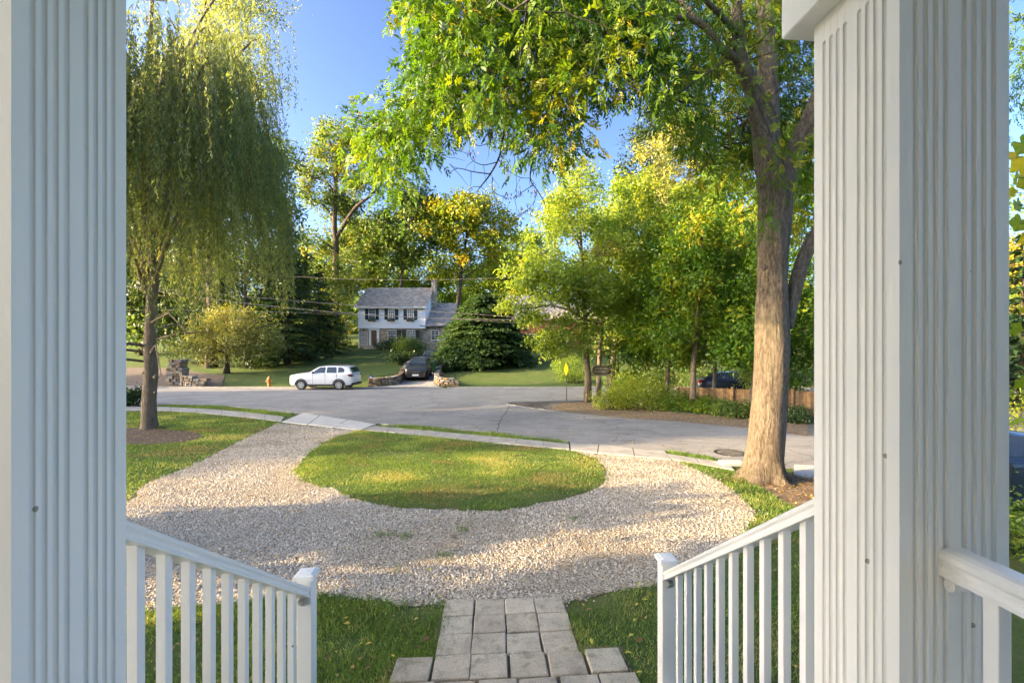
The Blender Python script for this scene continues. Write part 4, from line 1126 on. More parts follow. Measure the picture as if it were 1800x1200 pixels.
def pxtube(mb, pts, k=10, wob=.05, n=4):
    """pts: (px, py, Y, width px)"""
    q = [np.array((*W(a, b, Y), w / F * Y / 2)) for a, b, Y, w in pts]
    q = smoothpoly(q, n); mb.tube([p[:3] for p in q], [max(.004, p[3]) for p in q], k, wob); return q

# ---- the big ash by the right of the drive
AY = 9.6
ax, ay = G(1340, 846); az = gz(ax, ay)
ash = thing('ash_tree', 'big ash tree with a thick sunlit trunk right of the gravel drive, leafy limb overhead', 'tree', (ax, ay, az)); org = (ax, ay, az)
mb = MB()
i0 = len(mb.v)
tq = pxtube(mb, [(1340, 870, AY, 62), (1340, 855, AY, 62), (1341, 838, AY, 63), (1342, 815, AY, 63), (1346, 780, AY, 62), (1351, 730, AY, 60), (1354, 680, AY, 58), (1357, 620, AY, 59), (1357, 560, AY, 56), (1357, 480, AY, 50), (1361, 400, AY, 54), (1364, 335, AY, 58), (1366, 305, AY, 56)], 44, .012, 6)
tqa = np.array([p[:3] for p in tq]); axc, ayc = tqa[0][0], tqa[0][1]
for i in range(i0, len(mb.v)):
    x, y, z = mb.v[i]; h = z - az; cx_ = np.interp(z, tqa[:, 2], tqa[:, 0]); cy_ = np.interp(z, tqa[:, 2], tqa[:, 1])
    dx, dy = x - cx_, y - cy_; th = math.atan2(dy, dx)
    lob = .5 + .5 * math.cos(6 * th + 1.1 * math.sin(th * 2 + .7) + .9); lob2 = .5 + .5 * math.cos(11 * th + 2 * math.sin(3 * th))
    e = math.exp(-max(h, -.05) / .22); e2 = math.exp(-max(h, 0) / .85); e3 = math.exp(-max(h + .02, 0) / .10)
    k = .97 + .0 * e2 + e * (.10 + .34 * lob ** 2 +   .10 * lob2) + e3 * .45 * lob ** 4 + .025 * math.sin(3 * th + h * 1.3) * math.sin(h * 2.1 + th) + .04 * e2 * (lob - .5)
    mb.v[i] = (cx_ + dx * k, cy_ + dy * k, z)
pxtube(mb, [(1358, 330, AY, 46), (1347, 270, AY, 42), (1335, 200, AY - .1, 34), (1320, 147, AY - .3, 29), (1303, 108, AY - .5, 24), (1297, 50, AY - .7, 20), (1291, -60, AY - .9, 15), (1280, -190, AY - 1, 9)], 14, .05)
pxtube(mb, [(1356, 320, AY + .25, 36), (1352, 250, AY + .5, 36), (1350, 150, AY + .7, 33), (1347, 60, AY + .9, 28), (1340, -60, AY + 1, 20), (1345, -200, AY + 1.2, 10)], 12, .05)
pxtube(mb, [(1378, 335, AY, 40), (1392, 285, AY, 36), (1408, 240, AY - .1, 31), (1430, 195, AY - .2, 28), (1455, 120, AY - .2, 24), (1480, 0, AY, 16), (1500, -120, AY, 8)], 12, .05)
pxtube(mb, [(1378, 575, AY + .1, 30), (1391, 530, AY + .1, 26), (1404, 480, AY + .1, 24), (1424, 430, AY + .1, 22), (1460, 360, AY, 18), (1500, 250, AY, 10)], 12, .05)
LB = [[(1309, 118, AY - .4, 16), (1290, 100, AY - .6, 14), (1266, 82, AY - .8, 13), (1232, 42, AY - 1, 12), (1190, 30, AY - 1.1, 11), (1130, 40, AY - 1.3, 10), (1075, 72, AY - 1.4, 9), (1030, 102, AY - 1.5, 8.5), (960, 128, AY - 1.5, 8), (890, 150, AY - 1.5, 6.5), (805, 170, AY - 1.4, 5), (740, 200, AY - 1.3, 3.5), (690, 255, AY - 1.2, 2)],
      [(1232, 42, AY - 1, 9), (1180, -10, AY - .4, 8), (1080, -50, AY, 7), (950, -60, AY + .2, 5), (800, -20, AY, 3), (740, 60, AY - .2, 2)],
      [(1297, 60, AY - .7, 10), (1200, -30, AY - 2, 8), (1050, -60, AY - 3, 6), (900, 20, AY - 3.4, 3)],
      [(1285, 98, AY - .6, 8), (1240, 130, AY - .6, 6), (1180, 170, AY - .5, 4), (1150, 160, AY - .5, 2)],
      [(1330, 200, AY + .3, 8), (1280, 240, AY + 1, 6), (1230, 300, AY + 1.6, 3)],
      [(1005, 112, AY - 1.5, 5), (960, 170, AY - 1.5, 4), (930, 200, AY - 1.4, 3)],
      [(1080, 70, AY - 1.4, 5), (1010, 40, AY - 1, 4), (900, 60, AY - .8, 3), (800, 90, AY - .7, 2)]]
LQ = []
for b in LB: LQ += pxtube(mb, b, 8, .06)
# knots and burrs on the trunk
for (a, b, r_, dy) in ((1343, 470, 6, -.315), (1381, 408, 5, -.25)):
    c = W(a, b, AY + dy); s = r_ / F * AY
    mb.tube([c, c + np.array((0, -s * .5, 0)), c + np.array((0, -s * .55, 0))], [s, s * .9, s * .3], 9, .1)
mb.build('trunk', M['b_ash'], ash, smooth=True, org=org)
nb_ = MB()
for i in range(70):
    c = W(1374 + rng.normal() * 5, 308 + rng.normal() * 9, AY - .18); d = rng.normal(size=3) * .09; nb_.tube([c, c + d + np.array((0, -.03, -.06))], [.006, .004], 3)
nb_.build('nest', plain('nest_twigs', (.22, .09, .04), .9), ash, org=org)
# crown: an outline of the overhead bough plus the mass above and behind it
sil = [(722, -70), (712, 20), (735, 40), (742, 100), (712, 145), (690, 185), (690, 225), (652, 205), (622, 228), (655, 262), (668, 318), (700, 322), (732, 282), (752, 242), (800, 222), (850, 200), (888, 214), (905, 236), (935, 256), (990, 270), (1022, 240), (1012, 185), (1045, 148), (1085, 160), (1140, 138), (1172, 180), (1205, 232), (1215, 290), (1255, 330), (1300, 300), (1320, 380), (1335, 420), (1425, 420), (1470, 300), (1560, 100), (1600, -70)]
q = inpoly_sample(sil, 1500)
Yc = np.where(q[:, 0] < 1150, AY - 1.4 + rng.normal(0, .9, len(q)), np.where(q[:, 0] < 1270, AY + .3 + rng.normal(0, .9, len(q)), AY + 1.5 + np.abs(rng.normal(0, .9, len(q)))))
Yc = np.where((q[:, 0] > 1270) & (rng.random(len(q)) < .06), AY - .8, Yc)
xq = (q[:, 0] - PX) / F * Yc
kp = ~((np.abs(Yc - (AY - .17 * (4.95 - xq))) < .5) & (xq < 4.3) & (xq > -1) & (rng.random(len(q)) < .6))
q, Yc = q[kp], Yc[kp]
C = np.stack([(q[:, 0] - PX) / F * Yc, Yc, HC - (q[:, 1] - PY) / F * Yc], 1)
hi = [lobe(1150, -220, 420, 190, AY - .5, 3.2), lobe(1330, -420, 380, 260, AY + 1, 3.8), lobe(900, -140, 200, 110, AY - 1, 2.0), lobe(1790, 90, 90, 130, AY + 1.2, 1.3)]
C2, D2 = clumps_in(hi, 370, .5)
C = np.concatenate([C, C2]); D = rv(len(C)) * .5 + np.array((0, 0, .6))
def pinnate(name, C, nr, cr, rl, L, Wd, mat, parent, org, tmean, tvar):
    n = len(C); nn = rng.poisson(nr, n); idx = np.repeat(np.arange(n), nn); m = len(idx)
    ct = rng.normal(tmean, tvar, n) + .25 * noise3(C, 1.1, 5); o = rng.normal(size=(m, 3)) * cr * .62
    base = C[idx] + o; ax_ = unit(unit(o) * .8 + rv(m) * .6 + np.array((0, 0, -.55))); nrm = unit(rv(m) * .7 + np.array((0, 0, .6)))
    sd = unit(np.cross(ax_, nrm)); rl_ = rl * rng.uniform(.7, 1.25, m); tb = ct[idx] + rng.normal(0, .07, m)
    Ps, As, Ns, Ls, Ts = [], [], [], [], []
    for f, sg in ((.35, 1), (.35, -1), (.62, 1), (.62, -1), (.86, 1), (.86, -1), (1.0, 0)):
        Ps.append(base + ax_ * (rl_ * f)[:, None] + np.array((0, 0, -.25)) * (rl_ * f * f)[:, None])
        As.append(ax_ * (.62 if sg else 1) + sd * sg * .75 + np.array((0, 0, -.25)) + rv(m) * .12); Ns.append(nrm + rv(m) * .3)
        Ls.append(L * rng.uniform(.75, 1.2, m)); Ts.append(tb + rng.normal(0, .04, m))
    Lc = np.concatenate(Ls)
    return leaves(name, np.concatenate(Ps), np.concatenate(As), np.concatenate(Ns), Lc, Lc * Wd / L, np.concatenate(Ts), mat, parent, org)
pinnate('crown', C, 13.5, .30, .17, .100, .036, M['l_ash'], ash, org, .50, .12)
sub = MB()
LQ = np.array([p[:3] for p in LQ])
for c in C[:len(q):2]:
    k_ = int(rng.choice(np.argsort(np.linalg.norm(LQ - c, axis=1))[:9])); a = LQ[k_]
    for _ in range(2):
        e_ = c + rng.normal(0, .22, 3); sub.tube([c, (c + e_) / 2 + rng.normal(0, .02, 3), e_], [.004, .003, .002], 3, cap=False)
    if np.linalg.norm(a - c) < 2.4: sub.tube([a, (a + c) / 2 + np.array((0, 0, .12)) + rng.normal(0, .06, 3), c], [.014, .009, .003], 4, cap=False)
tw = [[(905, 170, 5), (896, 205, 4.5), (885, 240, 4), (878, 275, 3.5), (862, 306, 3), (845, 328, 2), (838, 338, 1.2)], [(862, 306, 2.2), (832, 302, 1.8), (805, 296, 1.4), (790, 305, .8)], [(874, 285, 1.8), (850, 290, 1.5), (832, 283, 1.3), (826, 272, 1)],
      [(884, 243, 1.8), (860, 252, 1.5), (838, 256, 1.2), (826, 240, .8)], [(866, 312, 1.6), (866, 335, 1.3), (882, 345, 1), (893, 350, .8)], [(845, 328, 1.2), (828, 330, .9), (826, 345, .6)], [(876, 280, 1.6), (893, 300, 1.4), (915, 312, 1.2), (932, 313, 1)],
      [(942, 180, 4), (939, 240, 3.2), (936, 280, 2.8), (932, 315, 2.4), (944, 334, 2), (955, 352, 1.6), (962, 372, 1.2), (966, 385, .8)], [(938, 325, 1.6), (915, 340, 1.2), (905, 352, .8)], [(936, 300, 1.4), (958, 288, 1.2), (975, 268, .9)],
      [(940, 255, 2), (958, 270, 1.7), (968, 292, 1.4), (972, 305, 1)], [(944, 334, 1.3), (940, 352, 1), (928, 368, .8), (905, 382, .6)], [(781, 240, 1.2), (779, 258, 1), (784, 276, .6)], [(828, 302, 1.2), (828, 322, .8)], [(800, 296, 1), (790, 288, .6)], [(900, 300, 1), (905, 280, .7), (898, 262, .5)]]
for b in tw:
    for _ in range(2):
        pass
    pxtube(sub, [(a, c, AY - 1.45, w) for a, c, w in b], 5, .05)
    for a, c, w in b[1:]:
        p = W(a, c, AY - 1.45); d = rng.normal(size=3) * .16 + np.array((0, 0, -.10)); sub.tube([p, p + d * .5 + rng.normal(0, .02, 3), p + d], [.005, .004, .002], 4)
sub.build('twigs', M['b_twig'], ash, org=org)
dl_ = np.concatenate([W(a, b, AY - 1.45) + rng.normal(0, .045, (14, 3)) * np.array((1, 1, 1.3)) for a, b in ((829, 272), (896, 190), (888, 212), (866, 236), (893, 343), (911, 336), (930, 364), (920, 368), (937, 333), (875, 215))])
leaves('dry_keys', dl_, rv(len(dl_)) * .4 + np.array((0, 0, -1)), rv(len(dl_)), .07, .022, rng.random(len(dl_)) * .35, M['l_brown'], ash, org, kind='stuff')

# ---- the willow on the left
wx0, wy0 = G(262, 753); wz0 = gz(wx0, wy0); worg = (wx0, wy0, wz0); WY = wy0
willow = thing('willow_tree', 'weeping willow with trailing strands on the left lawn, mulch at its foot', 'tree', worg)
mb = MB()
pxtube(mb, [(262, 757, WY, 29), (262, 735, WY, 23), (263, 690, WY, 21), (265, 650, WY, 20), (264, 600, WY, 18), (266, 540, WY, 16), (270, 470, WY, 14), (262, 380, WY, 16), (255, 260, WY, 12), (262, 120, WY, 8), (270, -60, WY, 4)], 12, .08)
for (a, b, r_) in ((254, 655, 4), (274, 662, 4.5), (256, 605, 3.5), (273, 690, 3)):
    c = W(a, b, WY - .12); s = r_ / F * WY; mb.lathe([(s * .2, -s), (s * .9, -s * .4), (s, 0), (s * .8, s * .5), (s * .2, s)], c, 8)
prim = []
for i in range(26):
    a = 2 * math.pi * i / 26 + rng.normal() * .25; z0_ = rng.uniform(5.5, 11.5); rr = rng.uniform(1.6, 3.3); zz = z0_ + rng.uniform(2.5, 6.0)
    p0 = np.array((wx0, wy0, wz0 + z0_ * .8)); p1 = p0 + np.array((math.cos(a) * rr * .45, math.sin(a) * rr * .45, (zz - z0_ * .8) * .6)); p2 = np.array((wx0 + math.cos(a) * rr, wy0 + math.sin(a) * rr, wz0 + zz))
    p3 = p2 + np.array((math.cos(a) * .4, math.sin(a) * .4, -.3))
    prim.append(smoothpoly([p0, p1, p2, p3], 5)); mb.tube(prim[-1], np.linspace(.075, .015, len(prim[-1])), 5)
for i in range(9):    # bare low limbs
    a = rng.uniform(0, 6.28); p0 = W(264, rng.uniform(560, 640), WY); ln = rng.uniform(1.5, 4)
    mb.tube([p0, p0 + np.array((math.cos(a) * ln * .5, math.sin(a) * ln * .5, .3)), p0 + np.array((math.cos(a) * ln, math.sin(a) * ln, .1 + rng.normal() * .4))], [.05, .03, .01], 5)
SP, SD = [], []
strands = MB(); LP, LA, LT = [], [], []
allp = np.concatenate([np.array(p)[5:] for p in prim])
for i in range(2350):
    s = allp[int(rng.integers(len(allp)))] + rng.normal(0, .45, 3)
    if rng.random() < .5:                       # outer curtain lobes
        a = rng.uniform(0, 6.28); rr = 3.8 * math.sqrt(rng.uniform(.2, 1)); top_ = 14.6 - 7.5 * (rr / 4.6) ** 2 + rng.normal() * .8
        s = np.array((wx0 + .3 + math.cos(a) * rr, wy0 + math.sin(a) * rr, wz0 + top_))
    out = np.array((s[0] - wx0, s[1] - wy0, 0)); out /= np.linalg.norm(out) + .3
    ln = min(rng.uniform(1.6, 5.5), s[2] - wz0 - rng.uniform(3.0, 5.0))
    if ln < .8: ln = .8
    n = max(4, int(ln / .45)); f = np.linspace(0, 1, n)
    sw = rng.normal(0, .25, 2)
    ptx = s[0] + out[0] * .7 * np.sqrt(f) + sw[0] * f; pty = s[1] + out[1] * .7 * np.sqrt(f) + sw[1] * f; ptz = s[2] + .25 * np.sin(f * 2.2) * (1 - f) - ln * f ** 1.15
    pt = np.stack([ptx, pty, ptz], 1)
    if i % 4 == 0: strands.tube(pt, np.linspace(.011, .004, n), 3, cap=False)
    m = int(ln * 22); u = np.sort(rng.random(m)); pos = np.stack([np.interp(u, f, pt[:, j]) for j in range(3)], 1) + rng.normal(0, .03, (m, 3))
    a = rng.uniform(0, 6.28, m); LP.append(pos); LA.append(np.stack([np.cos(a) * .55, np.sin(a) * .55, -np.ones(m)], 1))
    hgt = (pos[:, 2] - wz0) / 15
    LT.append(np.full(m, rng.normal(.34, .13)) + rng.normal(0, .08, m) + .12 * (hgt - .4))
mb.build('trunk', M['b_willow'], willow, smooth=True, org=worg)
strands.build('strands', plain('willow_twig', (.17, .13, .05), .8), willow, org=worg)
LP = np.concatenate(LP); LA = np.concatenate(LA); LT = np.concatenate(LT)
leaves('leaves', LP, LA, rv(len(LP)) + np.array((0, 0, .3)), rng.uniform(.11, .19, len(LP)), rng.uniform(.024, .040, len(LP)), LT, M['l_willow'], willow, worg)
print('willow leaves', len(LP))

def bx(px, Y): return ((px - PX) / F * Y, Y)
# ---- trees left
tree('tall yellow green locust tree showing above and right of the willow', 'tree', bx(372, 44), [lobe(400, 60, 80, 100, 44), lobe(450, 110, 50, 60, 44), lobe(330, 130, 90, 110, 44), lobe(430, 20, 56, 60, 45), lobe(360, -100, 120, 110, 44), lobe(470, 150, 42, 14, 43.5, 3), lobe(410, 220, 60, 70, 45)], 480, 36, .85, .34, .15, M['l_willow'], .42, M['b_dark'], nlimb=14, nsub=7, tmean=.55, tvar=.15, droop=.3, name='locust_tree')
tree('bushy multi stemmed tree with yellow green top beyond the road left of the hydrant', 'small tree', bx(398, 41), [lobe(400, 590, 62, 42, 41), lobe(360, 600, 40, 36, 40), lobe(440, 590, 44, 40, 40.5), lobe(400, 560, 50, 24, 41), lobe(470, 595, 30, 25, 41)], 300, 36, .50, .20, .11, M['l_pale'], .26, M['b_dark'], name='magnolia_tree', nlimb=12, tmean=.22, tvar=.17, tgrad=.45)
tree('dark leafy tree with a straight trunk behind the bushy yellow green tree', 'tree', bx(435, 44), [lobe(430, 480, 90, 90, 47), lobe(500, 500, 50, 70, 48), lobe(360, 480, 80, 90, 46), lobe(300, 520, 90, 60, 46)], 300, 34, .8, .34, .19, M['l_dark'], .32, M['b_dark'], tmean=.4, name='oak_tree')
tree('broad mid green tree filling the gap between willow and bare limbed tree', 'tree', bx(475, 52), [lobe(480, 330, 55, 90, 52), lobe(450, 260, 60, 50, 52), lobe(500, 400, 40, 80, 52), lobe(420, 380, 70, 110, 53), lobe(400, 300, 60, 80, 53), lobe(340, 330, 80, 100, 54), lobe(270, 360, 80, 110, 54), lobe(230, 420, 50, 90, 53)], 620, 36, .9, .40, .24, M['l_deep'], .38, M['b_dark'], tmean=.5, name='oak_tree')
def conifer(label, px, Y, h, rad, tiers, mat, seed=0, name='conifer_tree', base=None, cat='tree', layered=False, prof=.8, spr=1.0, nb=11, tmean=.45):
    x, y = bx(px, Y); z = gz(x, y); t = thing(name, label, cat, (x, y, z)); org = (x, y, z)
    mb = MB().tube([(x, y, z - .1), (x, y, z + h * .97)], [h * .02 + .06, .02], 8)
    Pp, A, T = [], [], []
    for i in range(tiers):
        f = i / (tiers - 1); zt = z + h * (.04 + .94 * f); r_ = rad * (1 - f ** 1.3) ** prof + .12 * rad * (1 - f)
        k = max(4, int(nb * (1 - .55 * f)))
        for j in range(k):
            a = 2 * math.pi * j / k + rng.uniform(0, 1); rr = r_ * rng.uniform(.72, 1.08); dz = rng.normal() * h / tiers * .4
            s = np.linspace(.12, 1, max(4, int(rr / .22 * spr)))
            droop_ = -.18 * rr * s ** 2 + .10 * rr * s * (1 if layered else .3)
            px_ = x + math.cos(a) * rr * s; py_ = y + math.sin(a) * rr * s; pz_ = zt + dz + droop_
            if j % 2 == 0: mb.tube([(x, y, zt + dz), (px_[-1], py_[-1], pz_[-1])], [.03, .008], 3, cap=False)
            tn = rng.normal(tmean, .14)
            for q_ in range(5):
                sp = rng.normal(0, .30 * rr * .5, len(s)) * (s * .8 + .2) * .6
                Pp.append(np.stack([px_ - math.sin(a) * sp, py_ + math.cos(a) * sp, pz_ + rng.normal(0, .05, len(s))], 1))
                aa = a + np.sign(sp) * rng.uniform(.2, .9, len(s))
                A.append(np.stack([np.cos(aa), np.sin(aa), rng.normal(-.22, .2, len(s))], 1)); T.append(np.full(len(s), tn) + rng.normal(0, .12, len(s)) + .15 * (s - .5))
    Pp = np.concatenate(Pp); A = np.concatenate(A); T = np.concatenate(T)
    mb.build('trunk', M['b_dark'], t, org=org)
    leaves('crown', Pp, A, rv(len(Pp)) * .35 + np.array((0, 0, 1)), .42 * rng.uniform(.7, 1.2, len(Pp)) * (rad / 4) ** .4, .20 * (rad / 4) ** .4, T, mat, t, org)
    return t
conifer('dark blue green fir tree left of the white house', 505, 46, 15.5, 2.7, 34, M['l_fir'])
conifer('shorter dark fir tree right behind the white suv', 560, 52, 10, 3.0, 22, M['l_fir'], tmean=.6)
conifer('broad layered dark green yew on the lawn right of the driveway', 852, 46.5, 7.2, 4.5, 24, M['l_yew'], layered=True, cat='evergreen', name='yew_tree', prof=.42, nb=34, spr=1.25, tmean=.62)
tree('small green tree with yellow tips between the fir and the white house', 'tree', bx(590, 60), [lobe(590, 540, 45, 60, 60), lobe(600, 490, 40, 40, 60), lobe(570, 580, 40, 40, 58)], 200, 34, .7, .34, .2, M['l_oak'], .2, M['b_dark'], tmean=.62)
# tall bare limbed tree
ty0 = 68; tt = thing('tulip_tree', 'tall tree with bare forked limbs and high sparse crown left of the house roof', 'tree', (*bx(592, ty0), gz(*bx(592, ty0)))); torg = tuple(tt.location)
mb = MB(); g_ = gz(*bx(592, ty0))
def far(pts, k=8): return pxtube(mb, [(a, b, ty0 + d, w * .78) for a, b, d, w in pts], k, .05)
far([(592, PY - (g_ - HC) / ty0 * F + 3, 0, 17), (590, 480, 0, 14), (591, 430, 0, 12), (588, 400, 0, 11), (589, 350, 0, 9.5), (591, 300, 0, 8), (585, 270, 0, 5), (575, 230, 0, 3)])
q1 = far([(590, 420, 0, 10), (605, 395, 0, 9), (625, 365, -.5, 8), (650, 345, -1, 6), (672, 320, -1, 5), (690, 290, -1, 3)])
far([(589, 345, 0, 5), (575, 320, 0, 5), (550, 312, 0, 4), (530, 300, 0, 2.5)]); far([(590, 385, 0, 5), (565, 358, .5, 5), (540, 348, .5, 4), (512, 343, .5, 2)])
far([(591, 300, 0, 5), (605, 275, 0, 4), (622, 250, 0, 2)]); far([(589, 440, 0, 5), (570, 425, 0, 4), (550, 410, 0, 2)]); far([(630, 360, 0, 4), (650, 385, 0, 3), (670, 390, 0, 2)])
mb.build('trunk', M['b_dark'], tt, smooth=True, org=torg)
C, D = clumps_in([lobe(585, 235, 38, 34, ty0), lobe(570, 270, 26, 20, ty0), lobe(545, 300, 22, 18, ty0), lobe(625, 260, 30, 28, ty0), lobe(610, 300, 40, 26, ty0), lobe(660, 300, 30, 22, ty0), lobe(560, 350, 30, 18, ty0), lobe(600, 360, 36, 30, ty0 + 2), lobe(535, 330, 20, 14, ty0), lobe(640, 330, 34, 20, ty0), lobe(560, 420, 34, 34, ty0 + 1), lobe(630, 420, 34, 30, ty0 + 1)], 460, .4)
foliage('crown', C, D, 30, .85, .42, .26, M['l_oak'], tt, torg, tmean=.62, tvar=.18)
# woods behind the house: each tree its own
woods = [('dark green tree with a leaning trunk behind the house ridge', 700, 70, [lobe(720, 400, 62, 60, 72), lobe(690, 430, 45, 50, 71), lobe(760, 390, 40, 45, 73), lobe(720, 350, 40, 26, 72)], 'l_oak', .42, .36),
         ('large orange and gold turning tree behind the chimney', 800, 72, [lobe(820, 410, 75, 62, 72), lobe(790, 380, 48, 45, 71), lobe(860, 400, 46, 50, 73), lobe(830, 360, 45, 26, 72), lobe(880, 440, 30, 45, 73), lobe(800, 460, 60, 30, 72)], 'l_orange', .34, .45),
         ('green tree rising straight behind the left end of the house roof', 645, 80, [lobe(650, 430, 45, 55, 80), lobe(640, 480, 50, 30, 80), lobe(610, 460, 40, 50, 82)], 'l_oak', .62, .3),
         ('far pale green tree at the edge of the woods behind the yew', 880, 84, [lobe(900, 470, 60, 50, 84), lobe(860, 500, 50, 40, 84), lobe(930, 440, 40, 40, 84)], 'l_maple', .35, .3),
         ('far shaded tree low behind the house and its wing', 760, 92, [lobe(740, 490, 70, 45, 92), lobe(800, 500, 60, 40, 92), lobe(690, 500, 50, 40, 92)], 'l_maple', .30, .3),
         ('far dark tree behind the fir trees left of the house', 540, 88, [lobe(540, 440, 55, 60, 88), lobe(500, 470, 55, 60, 88), lobe(575, 500, 45, 45, 88)], 'l_deep', .5, .3),
         ('tree filling the left edge behind the stone pier', 250, 52, [lobe(240, 540, 60, 70, 52), lobe(290, 520, 60, 70, 53), lobe(200, 480, 60, 90, 52), lobe(340, 560, 50, 40, 54)], 'l_deep', .55, .3),
         ('far tree behind the willow at the left edge of the view', 330, 80, [lobe(330, 470, 90, 80, 80), lobe(250, 500, 90, 70, 80), lobe(420, 500, 80, 60, 80)], 'l_maple', .35, .3)]
for lb_, p_, Y_, lo_, m_, tm_, r_ in woods:
    tree(lb_, 'tree', bx(p_, Y_), lo_, 340 if 'orange' in lb_ else 420, 36, 1.0, .50, .32, M[m_], r_, M['b_dark'], tmean=tm_, tvar=.2 if m_ == 'l_orange' else .16, group='trees in the woods behind the house')
# a wood that closes the horizon, one mass
n = 520; fx = rng.uniform(-150, 150, n); fy = rng.uniform(100, 150, n); fz = np.array([gz(a, b) for a, b in zip(fx, fy)]) + rng.uniform(1, 9, n)
C = np.stack([fx, fy, fz], 1)
fw = foliage('distant_wood', C, rv(n), 60, 3.4, 1.7, 1.1, M['l_oak'], None, (0, 0, 0), tmean=.4); fw['kind'] = 'stuff'

# ---- maples along the right
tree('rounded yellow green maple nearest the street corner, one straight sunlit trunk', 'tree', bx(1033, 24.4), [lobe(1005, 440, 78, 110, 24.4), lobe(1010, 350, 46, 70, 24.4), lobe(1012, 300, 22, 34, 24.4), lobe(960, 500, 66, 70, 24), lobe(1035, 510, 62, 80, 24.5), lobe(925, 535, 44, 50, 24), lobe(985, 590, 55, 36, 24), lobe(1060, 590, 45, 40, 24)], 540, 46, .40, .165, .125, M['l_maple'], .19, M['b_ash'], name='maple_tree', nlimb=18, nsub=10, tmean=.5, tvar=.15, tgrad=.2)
tree('thin leaning maple close behind the corner maple, by the wooden sign', 'tree', bx(1052, 26.2), [lobe(1090, 470, 60, 90, 27), lobe(1110, 540, 60, 60, 27), lobe(1080, 380, 40, 60, 27)], 300, 42, .44, .20, .14, M['l_maple'], .15, M['b_ash'], name='maple_tree', tmean=.42, tvar=.15)
tree('wide bright yellow maple right of the corner maple, with dark trunk', 'tree', bx(1075, 29), [lobe(1130, 420, 75, 90, 29), lobe(1160, 500, 80, 80, 29), lobe(1120, 350, 50, 50, 29.5), lobe(1190, 400, 55, 80, 30), lobe(1130, 580, 70, 45, 28)], 620, 44, .5, .22, .16, M['l_bright'], .2, M['b_dark'], name='maple_tree', nlimb=12, tmean=.42, tvar=.17)
tree('tall pale yellow tree far behind the maples', 'tree', bx(1190, 46), [lobe(1190, 290, 58, 90, 46), lobe(1165, 340, 50, 70, 45), lobe(1220, 240, 40, 50, 46), lobe(1210, 380, 60, 80, 46)], 380, 38, .75, .30, .19, M['l_pale'], .35, M['b_grey'], tmean=.26, tvar=.15)
tree('tall dark green tree far behind the pale yellow tree', 'tree', bx(1135, 56), [lobe(1135, 215, 24, 55, 56), lobe(1115, 290, 28, 45, 56), lobe(1160, 180, 26, 30, 57), lobe(1110, 330, 25, 40, 56), lobe(1150, 270, 40, 90, 57), lobe(1200, 180, 60, 60, 58)], 260, 36, .9, .40, .24, M['l_dark'], .4, M['b_dark'], tmean=.7, tvar=.2)
tree('slim tree with dark trunk and green leaves behind the shrubs', 'tree', bx(1172, 22.5), [lobe(1180, 520, 60, 70, 23), lobe(1200, 440, 60, 60, 23.5), lobe(1150, 590, 50, 45, 22.5), lobe(1165, 620, 50, 34, 23.5), lobe(1110, 615, 40, 30, 24)], 330, 44, .44, .20, .11, M['l_ash'], .12, M['b_dark'], tmean=.5, tvar=.17)
tree('forked tree in front of the wooden fence', 'tree', bx(1217, 20.5), [lobe(1225, 500, 60, 60, 21), lobe(1240, 420, 60, 60, 21.5), lobe(1260, 590, 50, 40, 20.8), lobe(1180, 580, 40, 36, 20.5), lobe(1285, 615, 42, 34, 21), lobe(1215, 625, 36, 28, 22)], 330, 44, .44, .20, .11, M['l_ash'], .15, M['b_ash'], tmean=.58, tvar=.17)
tree('small bright lime tree just left of the ash trunk', 'tree', bx(1253, 24), [lobe(1290, 440, 48, 52, 24), lobe(1270, 490, 45, 50, 24), lobe(1310, 480, 40, 60, 24), lobe(1300, 540, 45, 40, 24)], 260, 52, .40, .18, .13, M['l_bright'], .12, M['b_grey'], tmean=.55, tvar=.14)
tree('shaded tree by the right end of the board fence, near the ash', 'tree', bx(1319, 18.8), [lobe(1310, 600, 40, 40, 19), lobe(1330, 560, 50, 50, 19.5), lobe(1360, 500, 60, 80, 20), lobe(1400, 580, 50, 70, 20)], 260, 44, .42, .20, .11, M['l_ash'], .12, M['b_dark'], tmean=.48, tvar=.17)
tree('big green tree filling the view behind the ash trunk', 'tree', bx(1330, 36), [lobe(1310, 330, 80, 100, 36), lobe(1380, 420, 80, 100, 36), lobe(1250, 380, 60, 80, 37), lobe(1400, 300, 70, 80, 36), lobe(1330, 540, 90, 60, 35), lobe(1420, 560, 80, 70, 35), lobe(1230, 560, 60, 50, 36)], 620, 42, .66, .32, .19, M['l_ash'], .35, M['b_dark'], nlimb=12, tmean=.55, tvar=.18)
tree('mid green tree behind the slim trunks beyond the shrubs', 'tree', bx(1140, 38), [lobe(1130, 560, 60, 50, 38), lobe(1190, 590, 50, 40, 38), lobe(1080, 590, 40, 36, 38), lobe(1230, 610, 40, 30, 38)], 220, 36, .6, .24, .15, M['l_oak'], .2, M['b_dark'], tmean=.6)
conifer('dark fir at the right edge beyond the teal car', 1800, 22, 8.2, 2.2, 20, M['l_fir'])
tree('golden tree at the far right edge of the view', 'tree', bx(1810, 34), [lobe(1810, 480, 70, 60, 34), lobe(1790, 450, 40, 40, 34)], 200, 34, .6, .24, .15, M['l_orange'], .2, M['b_dark'], tmean=.55)
tree('yellow green tree beyond the right column, hiding the street', 'tree', bx(1700, 26), [lobe(1690, 450, 110, 160, 26), lobe(1560, 480, 110, 150, 27)], 260, 36, .6, .22, .13, M['l_maple'], .2, M['b_dark'], tmean=.45)

